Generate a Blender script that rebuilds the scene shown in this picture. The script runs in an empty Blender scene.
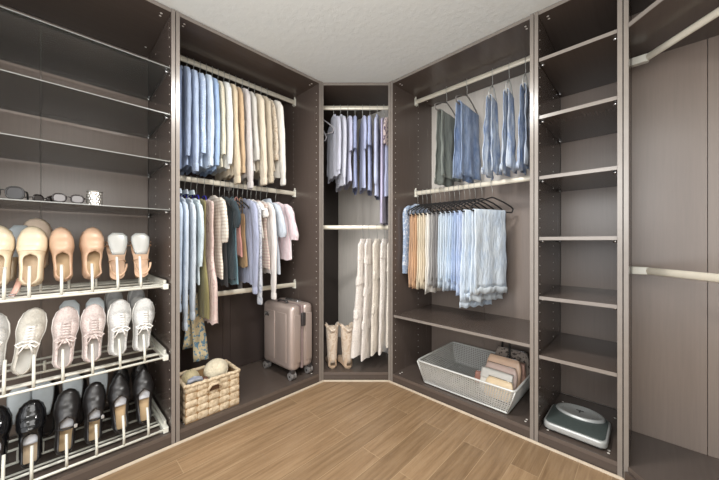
import bpy, math, random
from mathutils import Vector, Matrix, noise
C = bpy.context.scene
LINK = C.collection.objects.link
PI = math.pi
rnd = random.Random(7)
def nz3(a, b, c): return noise.noise(Vector((a, b, c)))

# ------------------------------------------------------------------ materials
def lin(c):
    return tuple((v/255/12.92 if v/255 <= .04045 else ((v/255+.055)/1.055)**2.4) for v in c)

MATS = {}
def new_mat(name):
    m = bpy.data.materials.new(name); m.use_nodes = True
    nt = m.node_tree; b = nt.nodes['Principled BSDF']
    return m, nt, b
def N(nt, kind, **kw):
    n = nt.nodes.new(kind)
    for k, v in kw.items():
        if k.startswith('i_'):
            n.inputs[k[2:].replace('_', ' ')].default_value = v
        else:
            setattr(n, k, v)
    return n
def coords(nt, scale=(1, 1, 1), rot=(0, 0, 0)):
    t = N(nt, 'ShaderNodeTexCoord'); m = N(nt, 'ShaderNodeMapping')
    m.inputs['Scale'].default_value = scale; m.inputs['Rotation'].default_value = rot
    nt.links.new(t.outputs['Object'], m.inputs['Vector'])
    return m.outputs['Vector']
def ramp(nt, fac, stops, interp='LINEAR'):
    r = N(nt, 'ShaderNodeValToRGB'); r.color_ramp.interpolation = interp
    e = r.color_ramp.elements
    while len(e) < len(stops): e.new(.5)
    for q, (p, c) in zip(e, stops):
        q.position = p; q.color = (*c, 1)
    nt.links.new(fac, r.inputs['Fac'])
    return r.outputs['Color']
def plain(rgb, rough=.5, metal=0., key=None, spec=.5, var=.06, scale=30, bump=0.):
    k = ('plain', rgb, rough, metal, spec, var, scale, bump)
    if k in MATS: return MATS[k]
    m, nt, b = new_mat(key or 'plain_%d_%d_%d' % rgb)
    c = lin(rgb)
    n = N(nt, 'ShaderNodeTexNoise', i_Scale=scale, i_Detail=3.)
    nt.links.new(coords(nt), n.inputs['Vector'])
    col = ramp(nt, n.outputs['Fac'], [(.3, tuple(v*(1-var) for v in c)), (.7, tuple(min(1, v*(1+var)) for v in c))])
    nt.links.new(col, b.inputs['Base Color'])
    b.inputs['Roughness'].default_value = rough; b.inputs['Metallic'].default_value = metal
    b.inputs['Specular IOR Level'].default_value = spec
    if bump:
        bp = N(nt, 'ShaderNodeBump', i_Strength=bump, i_Distance=.002)
        nt.links.new(n.outputs['Fac'], bp.inputs['Height']); nt.links.new(bp.outputs['Normal'], b.inputs['Normal'])
    MATS[k] = m
    return m

def cloth(rgb, pat=None, rgb2=None):
    k = ('cloth', rgb, pat, rgb2)
    if k in MATS: return MATS[k]
    m, nt, b = new_mat('cloth_%s_%d_%d_%d' % ((pat or 'weave',) + rgb))
    c = lin(rgb); d = lin(rgb2) if rgb2 else tuple(v*.72 for v in c)
    b.inputs['Roughness'].default_value = .92; b.inputs['Specular IOR Level'].default_value = .15
    b.inputs['Sheen Weight'].default_value = .15
    big = N(nt, 'ShaderNodeTexNoise', i_Scale=9., i_Detail=5., i_Roughness=.6)
    nt.links.new(coords(nt, (1, 1, .35)), big.inputs['Vector'])
    base = ramp(nt, big.outputs['Fac'], [(.30, tuple(v*.74 for v in c)), (.58, c)])
    out = base
    if pat:
        mix = N(nt, 'ShaderNodeMix', data_type='RGBA')
        nt.links.new(base, mix.inputs[6]); mix.inputs[7].default_value = (*d, 1)
        if pat == 'denim':
            w = N(nt, 'ShaderNodeTexNoise', i_Scale=16., i_Detail=6., i_Roughness=.7)
            nt.links.new(coords(nt, (1, 1, .45)), w.inputs['Vector'])
            f = ramp(nt, w.outputs['Fac'], [(.44, (0, 0, 0)), (.6, (1, 1, 1))])
        elif pat == 'dots':
            w = N(nt, 'ShaderNodeTexVoronoi', i_Scale=70.)
            nt.links.new(coords(nt), w.inputs['Vector'])
            f = ramp(nt, w.outputs['Distance'], [(.22, (1, 1, 1)), (.34, (0, 0, 0))])
        elif pat == 'lace':
            w = N(nt, 'ShaderNodeTexVoronoi', i_Scale=95., feature='DISTANCE_TO_EDGE')
            nt.links.new(coords(nt), w.inputs['Vector'])
            f = ramp(nt, w.outputs['Distance'], [(.05, (0, 0, 0)), (.2, (1, 1, 1))])
        elif pat == 'stripes':
            w = N(nt, 'ShaderNodeTexWave', i_Scale=14., bands_direction='Z', i_Distortion=.4)
            nt.links.new(coords(nt), w.inputs['Vector'])
            f = ramp(nt, w.outputs['Fac'], [(.55, (0, 0, 0)), (.7, (1, 1, 1))])
        elif pat == 'pinstripes':
            w = N(nt, 'ShaderNodeTexWave', i_Scale=22., bands_direction='X', i_Distortion=1.)
            nt.links.new(coords(nt), w.inputs['Vector'])
            f = ramp(nt, w.outputs['Fac'], [(.5, (0, 0, 0)), (.8, (1, 1, 1))])
        else:  # floral
            w = N(nt, 'ShaderNodeTexNoise', i_Scale=58., i_Detail=1.)
            nt.links.new(coords(nt), w.inputs['Vector'])
            f = ramp(nt, w.outputs['Fac'], [(.54, (0, 0, 0)), (.6, (1, 1, 1))])
        nt.links.new(f, mix.inputs[0]); out = mix.outputs[2]
    nt.links.new(out, b.inputs['Base Color'])
    fine = N(nt, 'ShaderNodeTexNoise', i_Scale=28., i_Detail=5., i_Roughness=.6)
    nt.links.new(coords(nt, (1, 1, .3)), fine.inputs['Vector'])
    bp = N(nt, 'ShaderNodeBump', i_Strength=.8, i_Distance=.016)
    nt.links.new(fine.outputs['Fac'], bp.inputs['Height']); nt.links.new(bp.outputs['Normal'], b.inputs['Normal'])
    MATS[k] = m
    return m

def board_mat(name, rgb, rough, axis='Z', spec=.5):
    m, nt, b = new_mat(name)
    c = lin(rgb)
    sc = {'Z': (38, 38, 1.6), 'X': (1.6, 38, 38), 'Y': (38, 1.6, 38)}[axis]
    n = N(nt, 'ShaderNodeTexNoise', i_Scale=2.2, i_Detail=6., i_Roughness=.65)
    nt.links.new(coords(nt, sc), n.inputs['Vector'])
    col = ramp(nt, n.outputs['Fac'], [(.25, tuple(v*.93 for v in c)), (.75, tuple(v*1.07 for v in c))])
    nt.links.new(col, b.inputs['Base Color'])
    b.inputs['Specular IOR Level'].default_value = spec
    rr = N(nt, 'ShaderNodeMapRange', i_To_Min=rough-.02, i_To_Max=rough+.03)
    nt.links.new(n.outputs['Fac'], rr.inputs['Value']); nt.links.new(rr.outputs['Result'], b.inputs['Roughness'])
    bp = N(nt, 'ShaderNodeBump', i_Strength=.05, i_Distance=.001)
    nt.links.new(n.outputs['Fac'], bp.inputs['Height']); nt.links.new(bp.outputs['Normal'], b.inputs['Normal'])
    return m

def floor_mat():
    m, nt, b = new_mat('oak_laminate')
    L = nt.links.new
    v = coords(nt, (1, 1, 1), (0, 0, PI/2))
    br = N(nt, 'ShaderNodeTexBrick', i_Scale=1., i_Mortar_Size=.0013, i_Mortar_Smooth=.2, i_Bias=0., i_Brick_Width=1.15, i_Row_Height=.122)
    br.offset = .37; br.offset_frequency = 2
    br.inputs['Color1'].default_value = (0, 0, 0, 1); br.inputs['Color2'].default_value = (1, 1, 1, 1); br.inputs['Mortar'].default_value = (.5, .5, .5, 1)
    L(v, br.inputs['Vector'])
    g = N(nt, 'ShaderNodeTexNoise', i_Scale=3., i_Detail=8., i_Roughness=.62, i_Distortion=.35)
    mp = N(nt, 'ShaderNodeMapping'); mp.inputs['Scale'].default_value = (1.1, 17, 1)
    add = N(nt, 'ShaderNodeVectorMath', operation='MULTIPLY_ADD')
    L(br.outputs['Color'], add.inputs[0]); add.inputs[1].default_value = (7, 3, 5); L(v, add.inputs[2])
    L(add.outputs['Vector'], mp.inputs['Vector']); L(mp.outputs['Vector'], g.inputs['Vector'])
    col = ramp(nt, g.outputs['Fac'], [(.28, lin((124, 99, 73))), (.5, lin((147, 121, 92))), (.74, lin((163, 138, 108)))])
    tone = N(nt, 'ShaderNodeMix', data_type='RGBA', blend_type='MULTIPLY')
    tr = ramp(nt, br.outputs['Color'], [(0., (.80, .78, .76)), (1., (1.08, 1.06, 1.04))])
    tone.inputs[0].default_value = 1.; L(col, tone.inputs[6]); L(tr, tone.inputs[7])
    mx = N(nt, 'ShaderNodeMix', data_type='RGBA'); L(br.outputs['Fac'], mx.inputs[0]); L(tone.outputs[2], mx.inputs[6])
    mx.inputs[7].default_value = (*lin((170, 145, 114)), 1)
    L(mx.outputs[2], b.inputs['Base Color'])
    b.inputs['Roughness'].default_value = .34; b.inputs['Specular IOR Level'].default_value = .45
    bp = N(nt, 'ShaderNodeBump', i_Strength=.25, i_Distance=.002)
    L(g.outputs['Fac'], bp.inputs['Height']); L(bp.outputs['Normal'], b.inputs['Normal'])
    return m
def ceiling_mat():
    m, nt, b = new_mat('knockdown_plaster')
    n = N(nt, 'ShaderNodeTexNoise', i_Scale=28., i_Detail=4., i_Roughness=.55)
    nt.links.new(coords(nt), n.inputs['Vector'])
    b.inputs['Base Color'].default_value = (*lin((226, 229, 226)), 1); b.inputs['Roughness'].default_value = .95
    h = ramp(nt, n.outputs['Fac'], [(.45, (0, 0, 0)), (.6, (1, 1, 1))])
    bp = N(nt, 'ShaderNodeBump', i_Strength=.14, i_Distance=.004)
    nt.links.new(h, bp.inputs['Height']); nt.links.new(bp.outputs['Normal'], b.inputs['Normal'])
    return m
def glass_mat(name, tint, haze, gloss=.12, rough=.03):
    m, nt, b = new_mat(name)
    L = nt.links.new
    tr = N(nt, 'ShaderNodeBsdfTransparent'); tr.inputs['Color'].default_value = (*tint, 1)
    gl = N(nt, 'ShaderNodeBsdfGlossy'); gl.inputs['Roughness'].default_value = rough
    df = N(nt, 'ShaderNodeBsdfDiffuse'); df.inputs['Color'].default_value = (.62, .64, .62, 1)
    fr = N(nt, 'ShaderNodeFresnel', i_IOR=1.5)
    m1 = N(nt, 'ShaderNodeMixShader'); m1.inputs[0].default_value = haze; L(tr.outputs[0], m1.inputs[1]); L(df.outputs[0], m1.inputs[2])
    ad = N(nt, 'ShaderNodeMath', operation='ADD'); ad.inputs[1].default_value = gloss*.5; L(fr.outputs[0], ad.inputs[0])
    m2 = N(nt, 'ShaderNodeMixShader'); L(ad.outputs[0], m2.inputs[0]); L(m1.outputs[0], m2.inputs[1]); L(gl.outputs[0], m2.inputs[2])
    L(m2.outputs[0], nt.nodes['Material Output'].inputs['Surface'])
    return m

BOARD = board_mat('blackbrown_board', (90, 79, 73), .26, 'Z')
BOARDH = board_mat('blackbrown_shelf', (84, 74, 68), .23, 'Y')
DARK = board_mat('back_board_shade', (46, 39, 36), .35, 'Z')  # shade of the corner's left back, put into the board colour
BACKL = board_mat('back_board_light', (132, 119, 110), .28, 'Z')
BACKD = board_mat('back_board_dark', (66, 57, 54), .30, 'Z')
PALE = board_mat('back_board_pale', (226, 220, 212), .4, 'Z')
EDGED = plain((98, 87, 80), .26, .0, 'edge_band_shaded', spec=.6, var=.04)  # darker copy of the edge tone, with the shade of low edges painted in
EDGE = plain((134, 126, 119), .24, .0, 'edge_band_lit', spec=.6, var=.04)  # brown board edge, lightened to paint in its highlight
WHITEM = plain((222, 221, 210), .35, .0, 'white_enamel', var=.02)
RODM = plain((216, 209, 193), .28, .15, 'rod_enamel', var=.02)
DOT = plain((225, 220, 212), .4, 0, 'plug_white', var=.02)
CHROME = plain((200, 200, 200), .22, .9, 'chrome', var=.02)
TRIMM = plain((190, 174, 153), .5, 0, 'trim_wood', var=.08)
GLASS = glass_mat('shelf_glass', (.88, .90, .89), .13, .22)  # diffuse grey haze mixed in to imitate reflections on the plates
GLASSE = plain((128, 129, 125), .25, 0, 'glass_edge', var=.03)

# ------------------------------------------------------------------ mesh builder
class MB:
    def __init__(s): s.v = []; s.f = []; s.m = []
    def add(s, vs, fs, mi=0):
        b = len(s.v); s.v += [tuple(q) for q in vs]
        for f in fs: s.f.append([b+i for i in f]); s.m.append(mi)
        return s
    def box(s, x0, x1, y0, y1, z0, z1, mi=0):
        vs = [(x, y, z) for z in (z0, z1) for y in (y0, y1) for x in (x0, x1)]
        return s.add(vs, [(0, 2, 3, 1), (4, 5, 7, 6), (0, 1, 5, 4), (2, 6, 7, 3), (0, 4, 6, 2), (1, 3, 7, 5)], mi)
    def rbox(s, x0, x1, y0, y1, z0, z1, r, mi=0, n=4, rz=None):
        """box with rounded vertical corners (r) and rounded top/bottom edges (rz)"""
        rz = r*.5 if rz is None else rz
        rings = []
        prof = [(rz*(1-math.cos(a)), rz*(1-math.sin(a))) for a in [PI/2*i/n for i in range(n+1)]]
        zs = [(z0+rz-rz*math.cos(PI/2-PI/2*i/n) if 0 else z0+rz*(1-math.sin(PI/2*i/n)), rz*(1-math.cos(PI/2*i/n))) for i in range(n, -1, -1)]
        zs += [(z1-rz*(1-math.sin(PI/2*i/n)), rz*(1-math.cos(PI/2*i/n))) for i in range(0, n+1)]
        for z, d in zs:
            ring = []
            for cx, cy, a0 in ((x1-r, y1-r, 0), (x0+r, y1-r, PI/2), (x0+r, y0+r, PI), (x1-r, y0+r, 1.5*PI)):
                for i in range(n+1):
                    a = a0+PI/2*i/n
                    ring.append((cx+(r-d)*math.cos(a), cy+(r-d)*math.sin(a), z))
            rings.append(ring)
        return s.loft(rings, True, True, True, mi)
    def loft(s, rings, closed=True, cap0=False, cap1=False, mi=0):
        n = len(rings[0]); vs = [p for r in rings for p in r]; fs = []
        for i in range(len(rings)-1):
            for j in range(n if closed else n-1):
                k = (j+1) % n
                fs.append((i*n+j, i*n+k, (i+1)*n+k, (i+1)*n+j))
        if cap0: fs.append(tuple(range(n-1, -1, -1)))
        if cap1: fs.append(tuple((len(rings)-1)*n+j for j in range(n)))
        return s.add(vs, fs, mi)
    def tube(s, pts, r, n=8, mi=0, flat=None, cap=True):
        pts = [Vector(p) for p in pts]; rings = []
        up = None
        for i, p in enumerate(pts):
            d = (pts[min(i+1, len(pts)-1)]-pts[max(i-1, 0)]).normalized()
            if up is None:
                up = Vector((0, 0, 1)) if abs(d.z) < .9 else Vector((0, 1, 0))
            a = d.cross(up)
            if a.length < 1e-4: a = d.cross(Vector((1, 0, 0)))
            a.normalize(); b = a.cross(d).normalized(); up = b
            rr = r[i] if isinstance(r, (list, tuple)) else r
            f = flat or 1.
            rings.append([p+a*(rr*f*math.cos(2*PI*j/n))+b*(rr*math.sin(2*PI*j/n)) for j in range(n)])
        return s.loft(rings, True, cap, cap, mi)
    def disc(s, c, nrm, r, n=8, mi=0, th=.001):
        c = Vector(c); d = Vector(nrm).normalized()
        return s.tube([c, c+d*th], r, n, mi)
    def lathe(s, prof, n=24, mi=0, c=(0, 0, 0), sx=1, sy=1):
        rings = [[(c[0]+r*sx*math.cos(2*PI*j/n), c[1]+r*sy*math.sin(2*PI*j/n), c[2]+z) for j in range(n)] for r, z in prof]
        return s.loft(rings, True, prof[0][0] > 1e-5, prof[-1][0] > 1e-5, mi)
    def prism(s, poly, z0, z1, mi=0):
        n = len(poly)
        return s.loft([[(x, y, z0) for x, y in poly], [(x, y, z1) for x, y in poly]], True, True, True, mi)
    def build(s, name, mats, parent=None, smooth=False, solid=0., merge=0., sub=0, angle=None):
        me = bpy.data.meshes.new(name); me.from_pydata(s.v, [], s.f)
        mats = mats if isinstance(mats, (list, tuple)) else [mats]
        for m in mats: me.materials.append(m)
        for p, i in zip(me.polygons, s.m): p.material_index = i; p.use_smooth = smooth
        if merge or True:
            import bmesh
            bm = bmesh.new(); bm.from_mesh(me)
            if merge: bmesh.ops.remove_doubles(bm, verts=bm.verts, dist=merge)
            bmesh.ops.recalc_face_normals(bm, faces=bm.faces)
            bm.to_mesh(me); bm.free()
        me.update()
        if smooth and angle: me.set_sharp_from_angle(angle=angle)
        o = bpy.data.objects.new(name, me); LINK(o)
        if parent is not None: o.parent = parent
        if solid:
            md = o.modifiers.new('thick', 'SOLIDIFY'); md.thickness = solid; md.offset = 0
        if sub:
            md = o.modifiers.new('sub', 'SUBSURF'); md.levels = sub; md.render_levels = sub
        return o

def tag(o, label, cat, group=None, kind=None):
    o['label'] = label; o['category'] = cat
    if group: o['group'] = group
    if kind: o['kind'] = kind
    return o
def thing(name, label, cat, loc=(0, 0, 0), rotz=0., group=None, mat=None):
    o = bpy.data.objects.new(name, None); LINK(o); o.empty_display_size = .05
    if mat is not None: o.matrix_world = mat
    else: o.location = loc; o.rotation_euler = (0, 0, rotz)
    return tag(o, label, cat, group)
def struct(o):
    o['kind'] = 'structure'; return o
def plbl(o, label): o['label'] = label; return o
ORD = ['first', 'second', 'third', 'fourth', 'fifth', 'sixth', 'seventh', 'eighth', 'ninth', 'tenth', 'eleventh', 'twelfth', 'thirteenth', 'fourteenth', 'fifteenth', 'sixteenth', 'seventeenth', 'eighteenth', 'nineteenth', 'twentieth']

# ------------------------------------------------------------------ setting
FX, FY = -1.837, 1.834            # front planes of the two cabinet runs
BX, BY = -2.417, 2.414            # inner faces of their backs
HT = 2.36
TH = .018
struct(MB().box(-2.50, 1.1, -1.4, 2.50, -.05, 0).build('floor', floor_mat()))
struct(MB().box(-2.50, 1.1, -1.4, 2.50, HT+.004, HT+.06).build('ceiling', ceiling_mat()))
WALLM = plain((205, 203, 196), .9, 0, 'painted_wall', var=.02)
struct(MB().box(-2.56, -2.445, -1.4, 2.50, 0, HT).build('wall_left', WALLM))
struct(MB().box(-2.50, 1.1, 2.442, 2.55, 0, HT).build('wall_far', WALLM))
struct(MB().box(1.0, 1.1, -1.4, 2.44, 0, HT).build('wall_right', WALLM))

def quarter(p, q, r=.0105):
    mb = MB(); p = Vector((*p, 0)); q = Vector((*q, 0)); d = (q-p).normalized(); n = Vector((d.y, -d.x, 0))
    prof = [(0, 0)] + [(r*math.cos(a), r*math.sin(a)) for a in [PI/2*i/4 for i in range(5)]]
    mb.loft([[tuple(e+n*u+Vector((0, 0, v+.0005))) for u, v in prof] for e in (p, q)], True, True, True)
    return mb
for i, (p, q) in enumerate([((FX+.001, -1.3), (FX+.001, 1.472)), ((FX+.002, 1.478), (-1.471, FY-.004)), ((-1.465, FY-.001), (-.085, FY-.001)), ((-.082, FY-.003), (.30, 1.44))]):
    struct(quarter(p, q).build('trim_%d' % (i+1), TRIMM))

# ------------------------------------------------------------------ cabinets
def side_panel(parent, axis, a0, a1, holes, frontdir):
    """axis 'y': panel plane normal along y (left run); 'x': normal along x (right run)."""
    mb = MB()
    F = FX if axis == 'y' else FY
    def P(d, a, z):  # d = depth behind the front, a = along the run
        return (F-d, a, z) if axis == 'y' else (a, F+d, z)
    D = .585
    def bx(d0, d1, z0, z1, mi):
        p = P(d0, a0, z0); q = P(d1, a1, z1)
        mb.box(min(p[0], q[0]), max(p[0], q[0]), min(p[1], q[1]), max(p[1], q[1]), z0, z1, mi)
    bx(.0, .0015, 0.001, HT, 1)
    bx(.0015, D, 0.001, HT, 0)
    for a, s in holes:
        nz = 42
        for d in (.037, .36):
            for k in range(nz):
                z = .14+k*.052
                if z > HT-.06: break
                c = P(d, a, z); n = (0, s, 0) if axis == 'y' else (s, 0, 0)
                mb.disc(c, n, .0032, 6, 2, .0006)
    return mb.build('side_panel', [BOARD, EDGE, DOT], parent)

def plane_panel(parent, name, axis, a0, a1, z0, z1, caps=None, mats=None, d0=.004, d1=.575):
    mb = MB()
    if axis == 'y':
        mb.box(FX-d0-.0015, FX-d0, a0, a1, z0, z1, 1); mb.box(FX-d1, FX-d0-.0015, a0, a1, z0, z1, 0)
    else:
        mb.box(a0, a1, FY+d0, FY+d0+.0015, z0, z1, 1); mb.box(a0, a1, FY+d0+.0015, FY+d1, z0, z1, 0)
    if caps:
        z, s = caps
        for a in (a0+.035, a1-.035):
            for d in (.05, .075, .45):
                c = (FX-d, a, z) if axis == 'y' else (a, FY+d, z)
                mb.disc(c, (0, 0, s), .006, 8, 2, .0008)
    return mb.build(name, mats or [BOARDH, EDGE, DOT], parent)

def rod_mesh(L):
    mb = MB(); prof = [(.009*math.cos(a), .0185*math.sin(a)) for a in [2*PI*i/14 for i in range(14)]]
    mb.loft([[(u, y, v) for u, v in prof] for y in (0, L)], True, True, True)
    return mb
def rod(parent, p, q, plates=True):
    p = Vector(p); q = Vector(q); d = q-p
    o = rod_mesh(d.length).build('clothes_rod', RODM, parent, True, angle=.9)
    o.location = p; o.rotation_euler = (0, 0, math.atan2(-d.x, d.y))
    for y in ((.004, d.length-.004) if plates else (d.length-.004,)):
        mb = MB(); mb.rbox(-.016, .016, y-.004, y+.004, -.032, .030, .004)
        s = 1 if y < .1 else -1
        mb.tube([(0, y, .03), (0, y, .045)], .006, 8)
        mb.box(-.012, .012, y, y+s*.018, -.029, -.019)
        mb.build('rod_bracket', WHITEM, o)
    return o

def unit(name, label, axis, a0, a1, rods=(), shelves=(), glass=(), seams=(.5,), backm=None, holes=True, zsplit=None):
    mid = (a0+a1)/2
    t = thing(name, label, 'wardrobe', (0, 0, 0))
    side_panel(t, axis, a0, a0+TH, [(a0+TH, 1)] if holes else [], 1)
    side_panel(t, axis, a1-TH, a1, [(a1-TH, -1)] if holes else [], -1)
    i0, i1 = a0+TH+.0005, a1-TH-.0005
    plane_panel(t, 'top_panel', axis, i0, i1, HT-.02, HT, (HT-.02, -1))
    plane_panel(t, 'bottom_panel', axis, i0, i1, .05, .07, (.07, 1), [BOARDH, EDGED, DOT])
    mb = MB()
    if axis == 'y': mb.box(FX-.024, FX-.006, i0, i1, .001, .049)
    else: mb.box(i0, i1, FY+.006, FY+.024, .001, .049)
    mb.build('plinth', BOARDH, t)
    cuts = [i0]+[i0+(i1-i0)*s for s in seams]+[i1]
    for c0, c1 in zip(cuts, cuts[1:]):
        g = .0012
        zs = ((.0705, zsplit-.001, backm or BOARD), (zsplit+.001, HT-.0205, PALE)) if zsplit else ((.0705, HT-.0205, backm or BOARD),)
        for z0, z1, bm_ in zs:
            mb = MB()
            if axis == 'y': mb.box(BX-.006, BX, c0+g, c1-g, z0, z1)
            else: mb.box(c0+g, c1-g, BY, BY+.006, z0, z1)
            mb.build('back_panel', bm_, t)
    for z, x in rods:
        if axis == 'y': rod(t, (x, i0, z), (x, i1, z))
        else: rod(t, (i0, x, z), (i1, x, z))
    for z in shelves:
        s = plane_panel(t, 'shelf', axis, i0+.001, i1-.001, z-.018, z, d0=.012)
        for a, sg in ((i0+.001, 1), (i1-.001, -1)):
            for d in (.05, .5):
                mb = MB(); c = (FX-d, a, z-.0235) if axis == 'y' else (a, FY+d, z-.0235)
                n = (0, sg, 0) if axis == 'y' else (sg, 0, 0)
                mb.disc(c, n, .007, 8, 0, .016); mb.build('shelf_pin', CHROME, s, True)
    for z in glass:
        mb = MB()
        mb.box(FX-.545, FX-.0155, i0+.002, i1-.002, z-.0045, z, 0)
        mb.box(FX-.0155, FX-.014, i0+.002, i1-.002, z-.0045, z, 1)
        mb.box(FX-.547, FX-.5455, i0+.002, i1-.002, z-.0045, z, 1)
        for yy in (i0+.0005, i1-.002): mb.box(FX-.545, FX-.0155, yy, yy+.0015, z-.0045, z, 1)
        s = mb.build('glass_shelf', [GLASS, GLASSE], t)
        for a, sg in ((i0+.0005, 1), (i1-.0005, -1)):
            for d in (.05, .5):
                mb = MB(); mb.disc((FX-d, a, z-.0125), (0, sg, 0), .006, 8, 0, .016); mb.disc((FX-d, a+sg*.014, z-.010), (0, 0, 1), .005, 8, 0, .003)
                mb.build('shelf_pin', CHROME, s, True)
    return t

RX, RY = -2.17, 2.15                # rod lines of the two runs
RZ1, RZ2, RZ3 = 2.295, 1.515, .735
shoe_cab = unit('shoe_cabinet', 'dark brown shoe cabinet with glass shelves above three white wire shoe racks', 'y', -.568, .452, glass=(2.045, 1.793, 1.539, 1.277), backm=BACKL)
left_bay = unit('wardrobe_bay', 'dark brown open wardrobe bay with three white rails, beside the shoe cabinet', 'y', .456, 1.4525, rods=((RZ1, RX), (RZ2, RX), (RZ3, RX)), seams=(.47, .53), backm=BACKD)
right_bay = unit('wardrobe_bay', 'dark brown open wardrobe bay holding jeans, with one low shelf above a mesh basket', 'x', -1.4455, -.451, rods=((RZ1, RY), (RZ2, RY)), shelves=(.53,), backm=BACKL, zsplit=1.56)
narrow = unit('shelf_tower', 'narrow dark brown shelf tower of empty shelves with a bathroom scale at its foot', 'x', -.447, -.085, shelves=(2.105, 1.791, 1.461, 1.129, .805, .483), seams=(), backm=BACKL)

def corner(name, label, poly, front, panels, backs, rods, shelf=None, plates=True):
    t = thing(name, label, 'wardrobe')
    for nm, z0, z1 in (('top_panel', HT-.02, HT), ('bottom_panel', .05, .07)):
        MB().prism(poly, z0, z1).build(nm, [BOARDH], t)
    p, q = Vector((*front[0], 0)), Vector((*front[1], 0)); d = (q-p).normalized(); n = Vector((-d.y, d.x, 0))
    pl = [p+n*.005, q+n*.005, q+n*.02, p+n*.02]
    MB().prism([(v.x, v.y) for v in pl], .001, .049).build('plinth', BOARDH, t)
    st = [p+n*.0005, q+n*.0005, q+n*.004, p+n*.004]
    for z0, z1 in ((.05, .0705), (HT-.0205, HT)):
        MB().prism([(v.x, v.y) for v in st], z0, z1).build('edge_strip', EDGED if z0 < 1 else EDGE, t)
    for x0, x1, y0, y1 in panels:
        mb = MB(); mb.box(x0, x1, y0, y1, .001, HT); mb.build('side_panel', BOARD, t)
    for x0, x1, y0, y1, m in backs:
        MB().box(x0, x1, y0, y1, .0705, HT-.0205).build('back_panel', m, t)
    for a, b_ in rods: rod(t, a, b_, plates)
    if shelf:
        s = MB().prism(poly, shelf-.02, shelf).build('shelf', BOARDH, t)
        MB().prism([(v.x, v.y) for v in st], shelf-.0205, shelf).build('edge_strip', EDGE, s)
    return t
# corner unit in the middle; its fronts run at about 45 degrees between the two bays
CORY = 2.145
cmid = corner('corner_wardrobe', 'dark brown corner wardrobe between the two bays, boots and white dresses inside',
    [(FX-.003, 1.4775), (-2.412, 1.4775), (-2.412, CORY), (-1.4705, CORY), (-1.4705, FY+.003)],
    ((FX, 1.4775), (-1.4705, FY)),
    [(-2.42, FX, 1.454, 1.4765), (-1.4695, -1.447, FY, 2.42)],
    [(-2.424, -2.4125, 1.477, CORY, DARK), (-2.412, -1.47, CORY, CORY+.012, PALE)],  # left back darkened as shade, the other paled as if lit
    [((-2.035, 1.477, 2.222), (-1.470, 2.028, 2.222)), ((-2.035, 1.477, 1.222), (-1.470, 2.028, 1.222))])
# corner at the right end of the run
CB = 2.20
ce = corner('corner_wardrobe', 'empty dark brown corner wardrobe with two bare rails, beside the shelf tower',
    [(-.063, FY+.003), (-.063, CB), (.90, CB), (.90, 1.40), (.37, 1.40)],
    ((.37, 1.40), (-.063, FY)),
    [(-.081, -.0635, FY, 2.42)],
    [(-.063, .205, CB, CB+.012, BACKL), (.2075, .90, CB, CB+.012, BACKL), (.901, .913, 1.40, CB, BOARD)],
    [((-.010, 2.095, 2.035), (.52, 1.55, 2.035)), ((-.010, 2.095, .955), (.52, 1.55, .955))], shelf=2.105, plates=False)
for z in (2.035, .955):
    MB().rbox(-.0632, .004, 2.08, 2.113, z-.019, z+.019, .008).build('rod_bracket', WHITEM, ce)

# front edge bands of the corner side panels
MB().box(FX, FX+.0012, 1.4545, 1.4765, .002, HT-.002).build('edge_strip', EDGE, cmid)
MB().box(-1.4695, -1.4472, FY-.0012, FY, .002, HT-.002).build('edge_strip', EDGE, cmid)
MB().box(-.081, -.0637, FY-.0012, FY, .002, HT-.002).build('edge_strip', EDGE, ce)

# ------------------------------------------------------------------ shoe racks (pull-out parts of the shoe cabinet)
FORM = glass_mat('toe_form_plastic', (.90, .93, .93), .38, .05, .3)
FORMB = plain((196, 204, 208), .45, 0, 'toe_form_grey', var=.05)
FORMW = plain((206, 208, 214), .4, 0, 'toe_form_white', var=.03)
RACKS = (.862, .478, .088)
PY = [[-.147, -.079, .018, .120, .213, .306], [-.147, -.066, .022, .121, .222, .322], [-.150, -.072, .034, .135, .237, .338]]
def toe_form(w, h, mat, parent, loc, lean):
    mb = MB(); rings = []
    for i in range(7):
        s = i/6; hw = w*(.32+.2*math.sin(s*PI*.7)); hw = hw if i < 6 else hw*.55
        z = h*s; x = -lean*s
        rings.append([(x+.010*math.cos(a)*(1-.4*s)+.004, hw*math.sin(a), z) for a in [2*PI*j/12 for j in range(12)]])
    mb.loft(rings, True, True, True)
    o = mb.build('toe_form', mat, parent, True); o.location = loc
    return o
for ri, z in enumerate(RACKS):
    mb = MB()
    for x in (-1.868, -1.945, -2.08, -2.215, -2.32):
        mb.tube([(x, -.535, z), (x, .420, z)], .0062, 8)
    mb.tube([(-2.0, -.4, z-.011), (-2.0, .40, z-.011)], .005, 8)
    rack = mb.build('shoe_rack', WHITEM, shoe_cab, True)
    for y in (.402, -.545):
        mb = MB(); mb.rbox(-2.36, -1.858, y, y+.026, z-.016, z+.012, .006); mb.rbox(-2.36, -1.90, y+.010, y+.024, z+.012, z+.030, .004)
        mb.build('end_bracket', WHITEM, rack)
    for k, y in enumerate(PY[ri]):
        empty = ri == 0 and k >= 4
        MB().tube([(-1.868, y, z+.004), (-1.870, y, z+.05), (-1.885, y, z+.10), (-1.905, y, z+.135 + (.03 if empty else 0))], .0056, 8).build('prong', WHITEM, rack, True)
        if empty:
            toe_form(.078, .110, FORM, rack, (-1.905, y+.006, z+.176), .03)
        yb = y+.028
        MB().tube([(-2.08, yb, z+.004), (-2.085, yb, z+.03), (-2.09, yb, z+.05)], .0056, 8).build('prong', WHITEM, rack, True)
        if (ri == 0 and k == 0) or (ri == 1 and k in (2, 3)) or (ri == 2 and k in (0, 1, 2, 3)):
            toe_form(.075, .15, FORMB, rack, (-2.11, yb, z+.17), .05)

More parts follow.
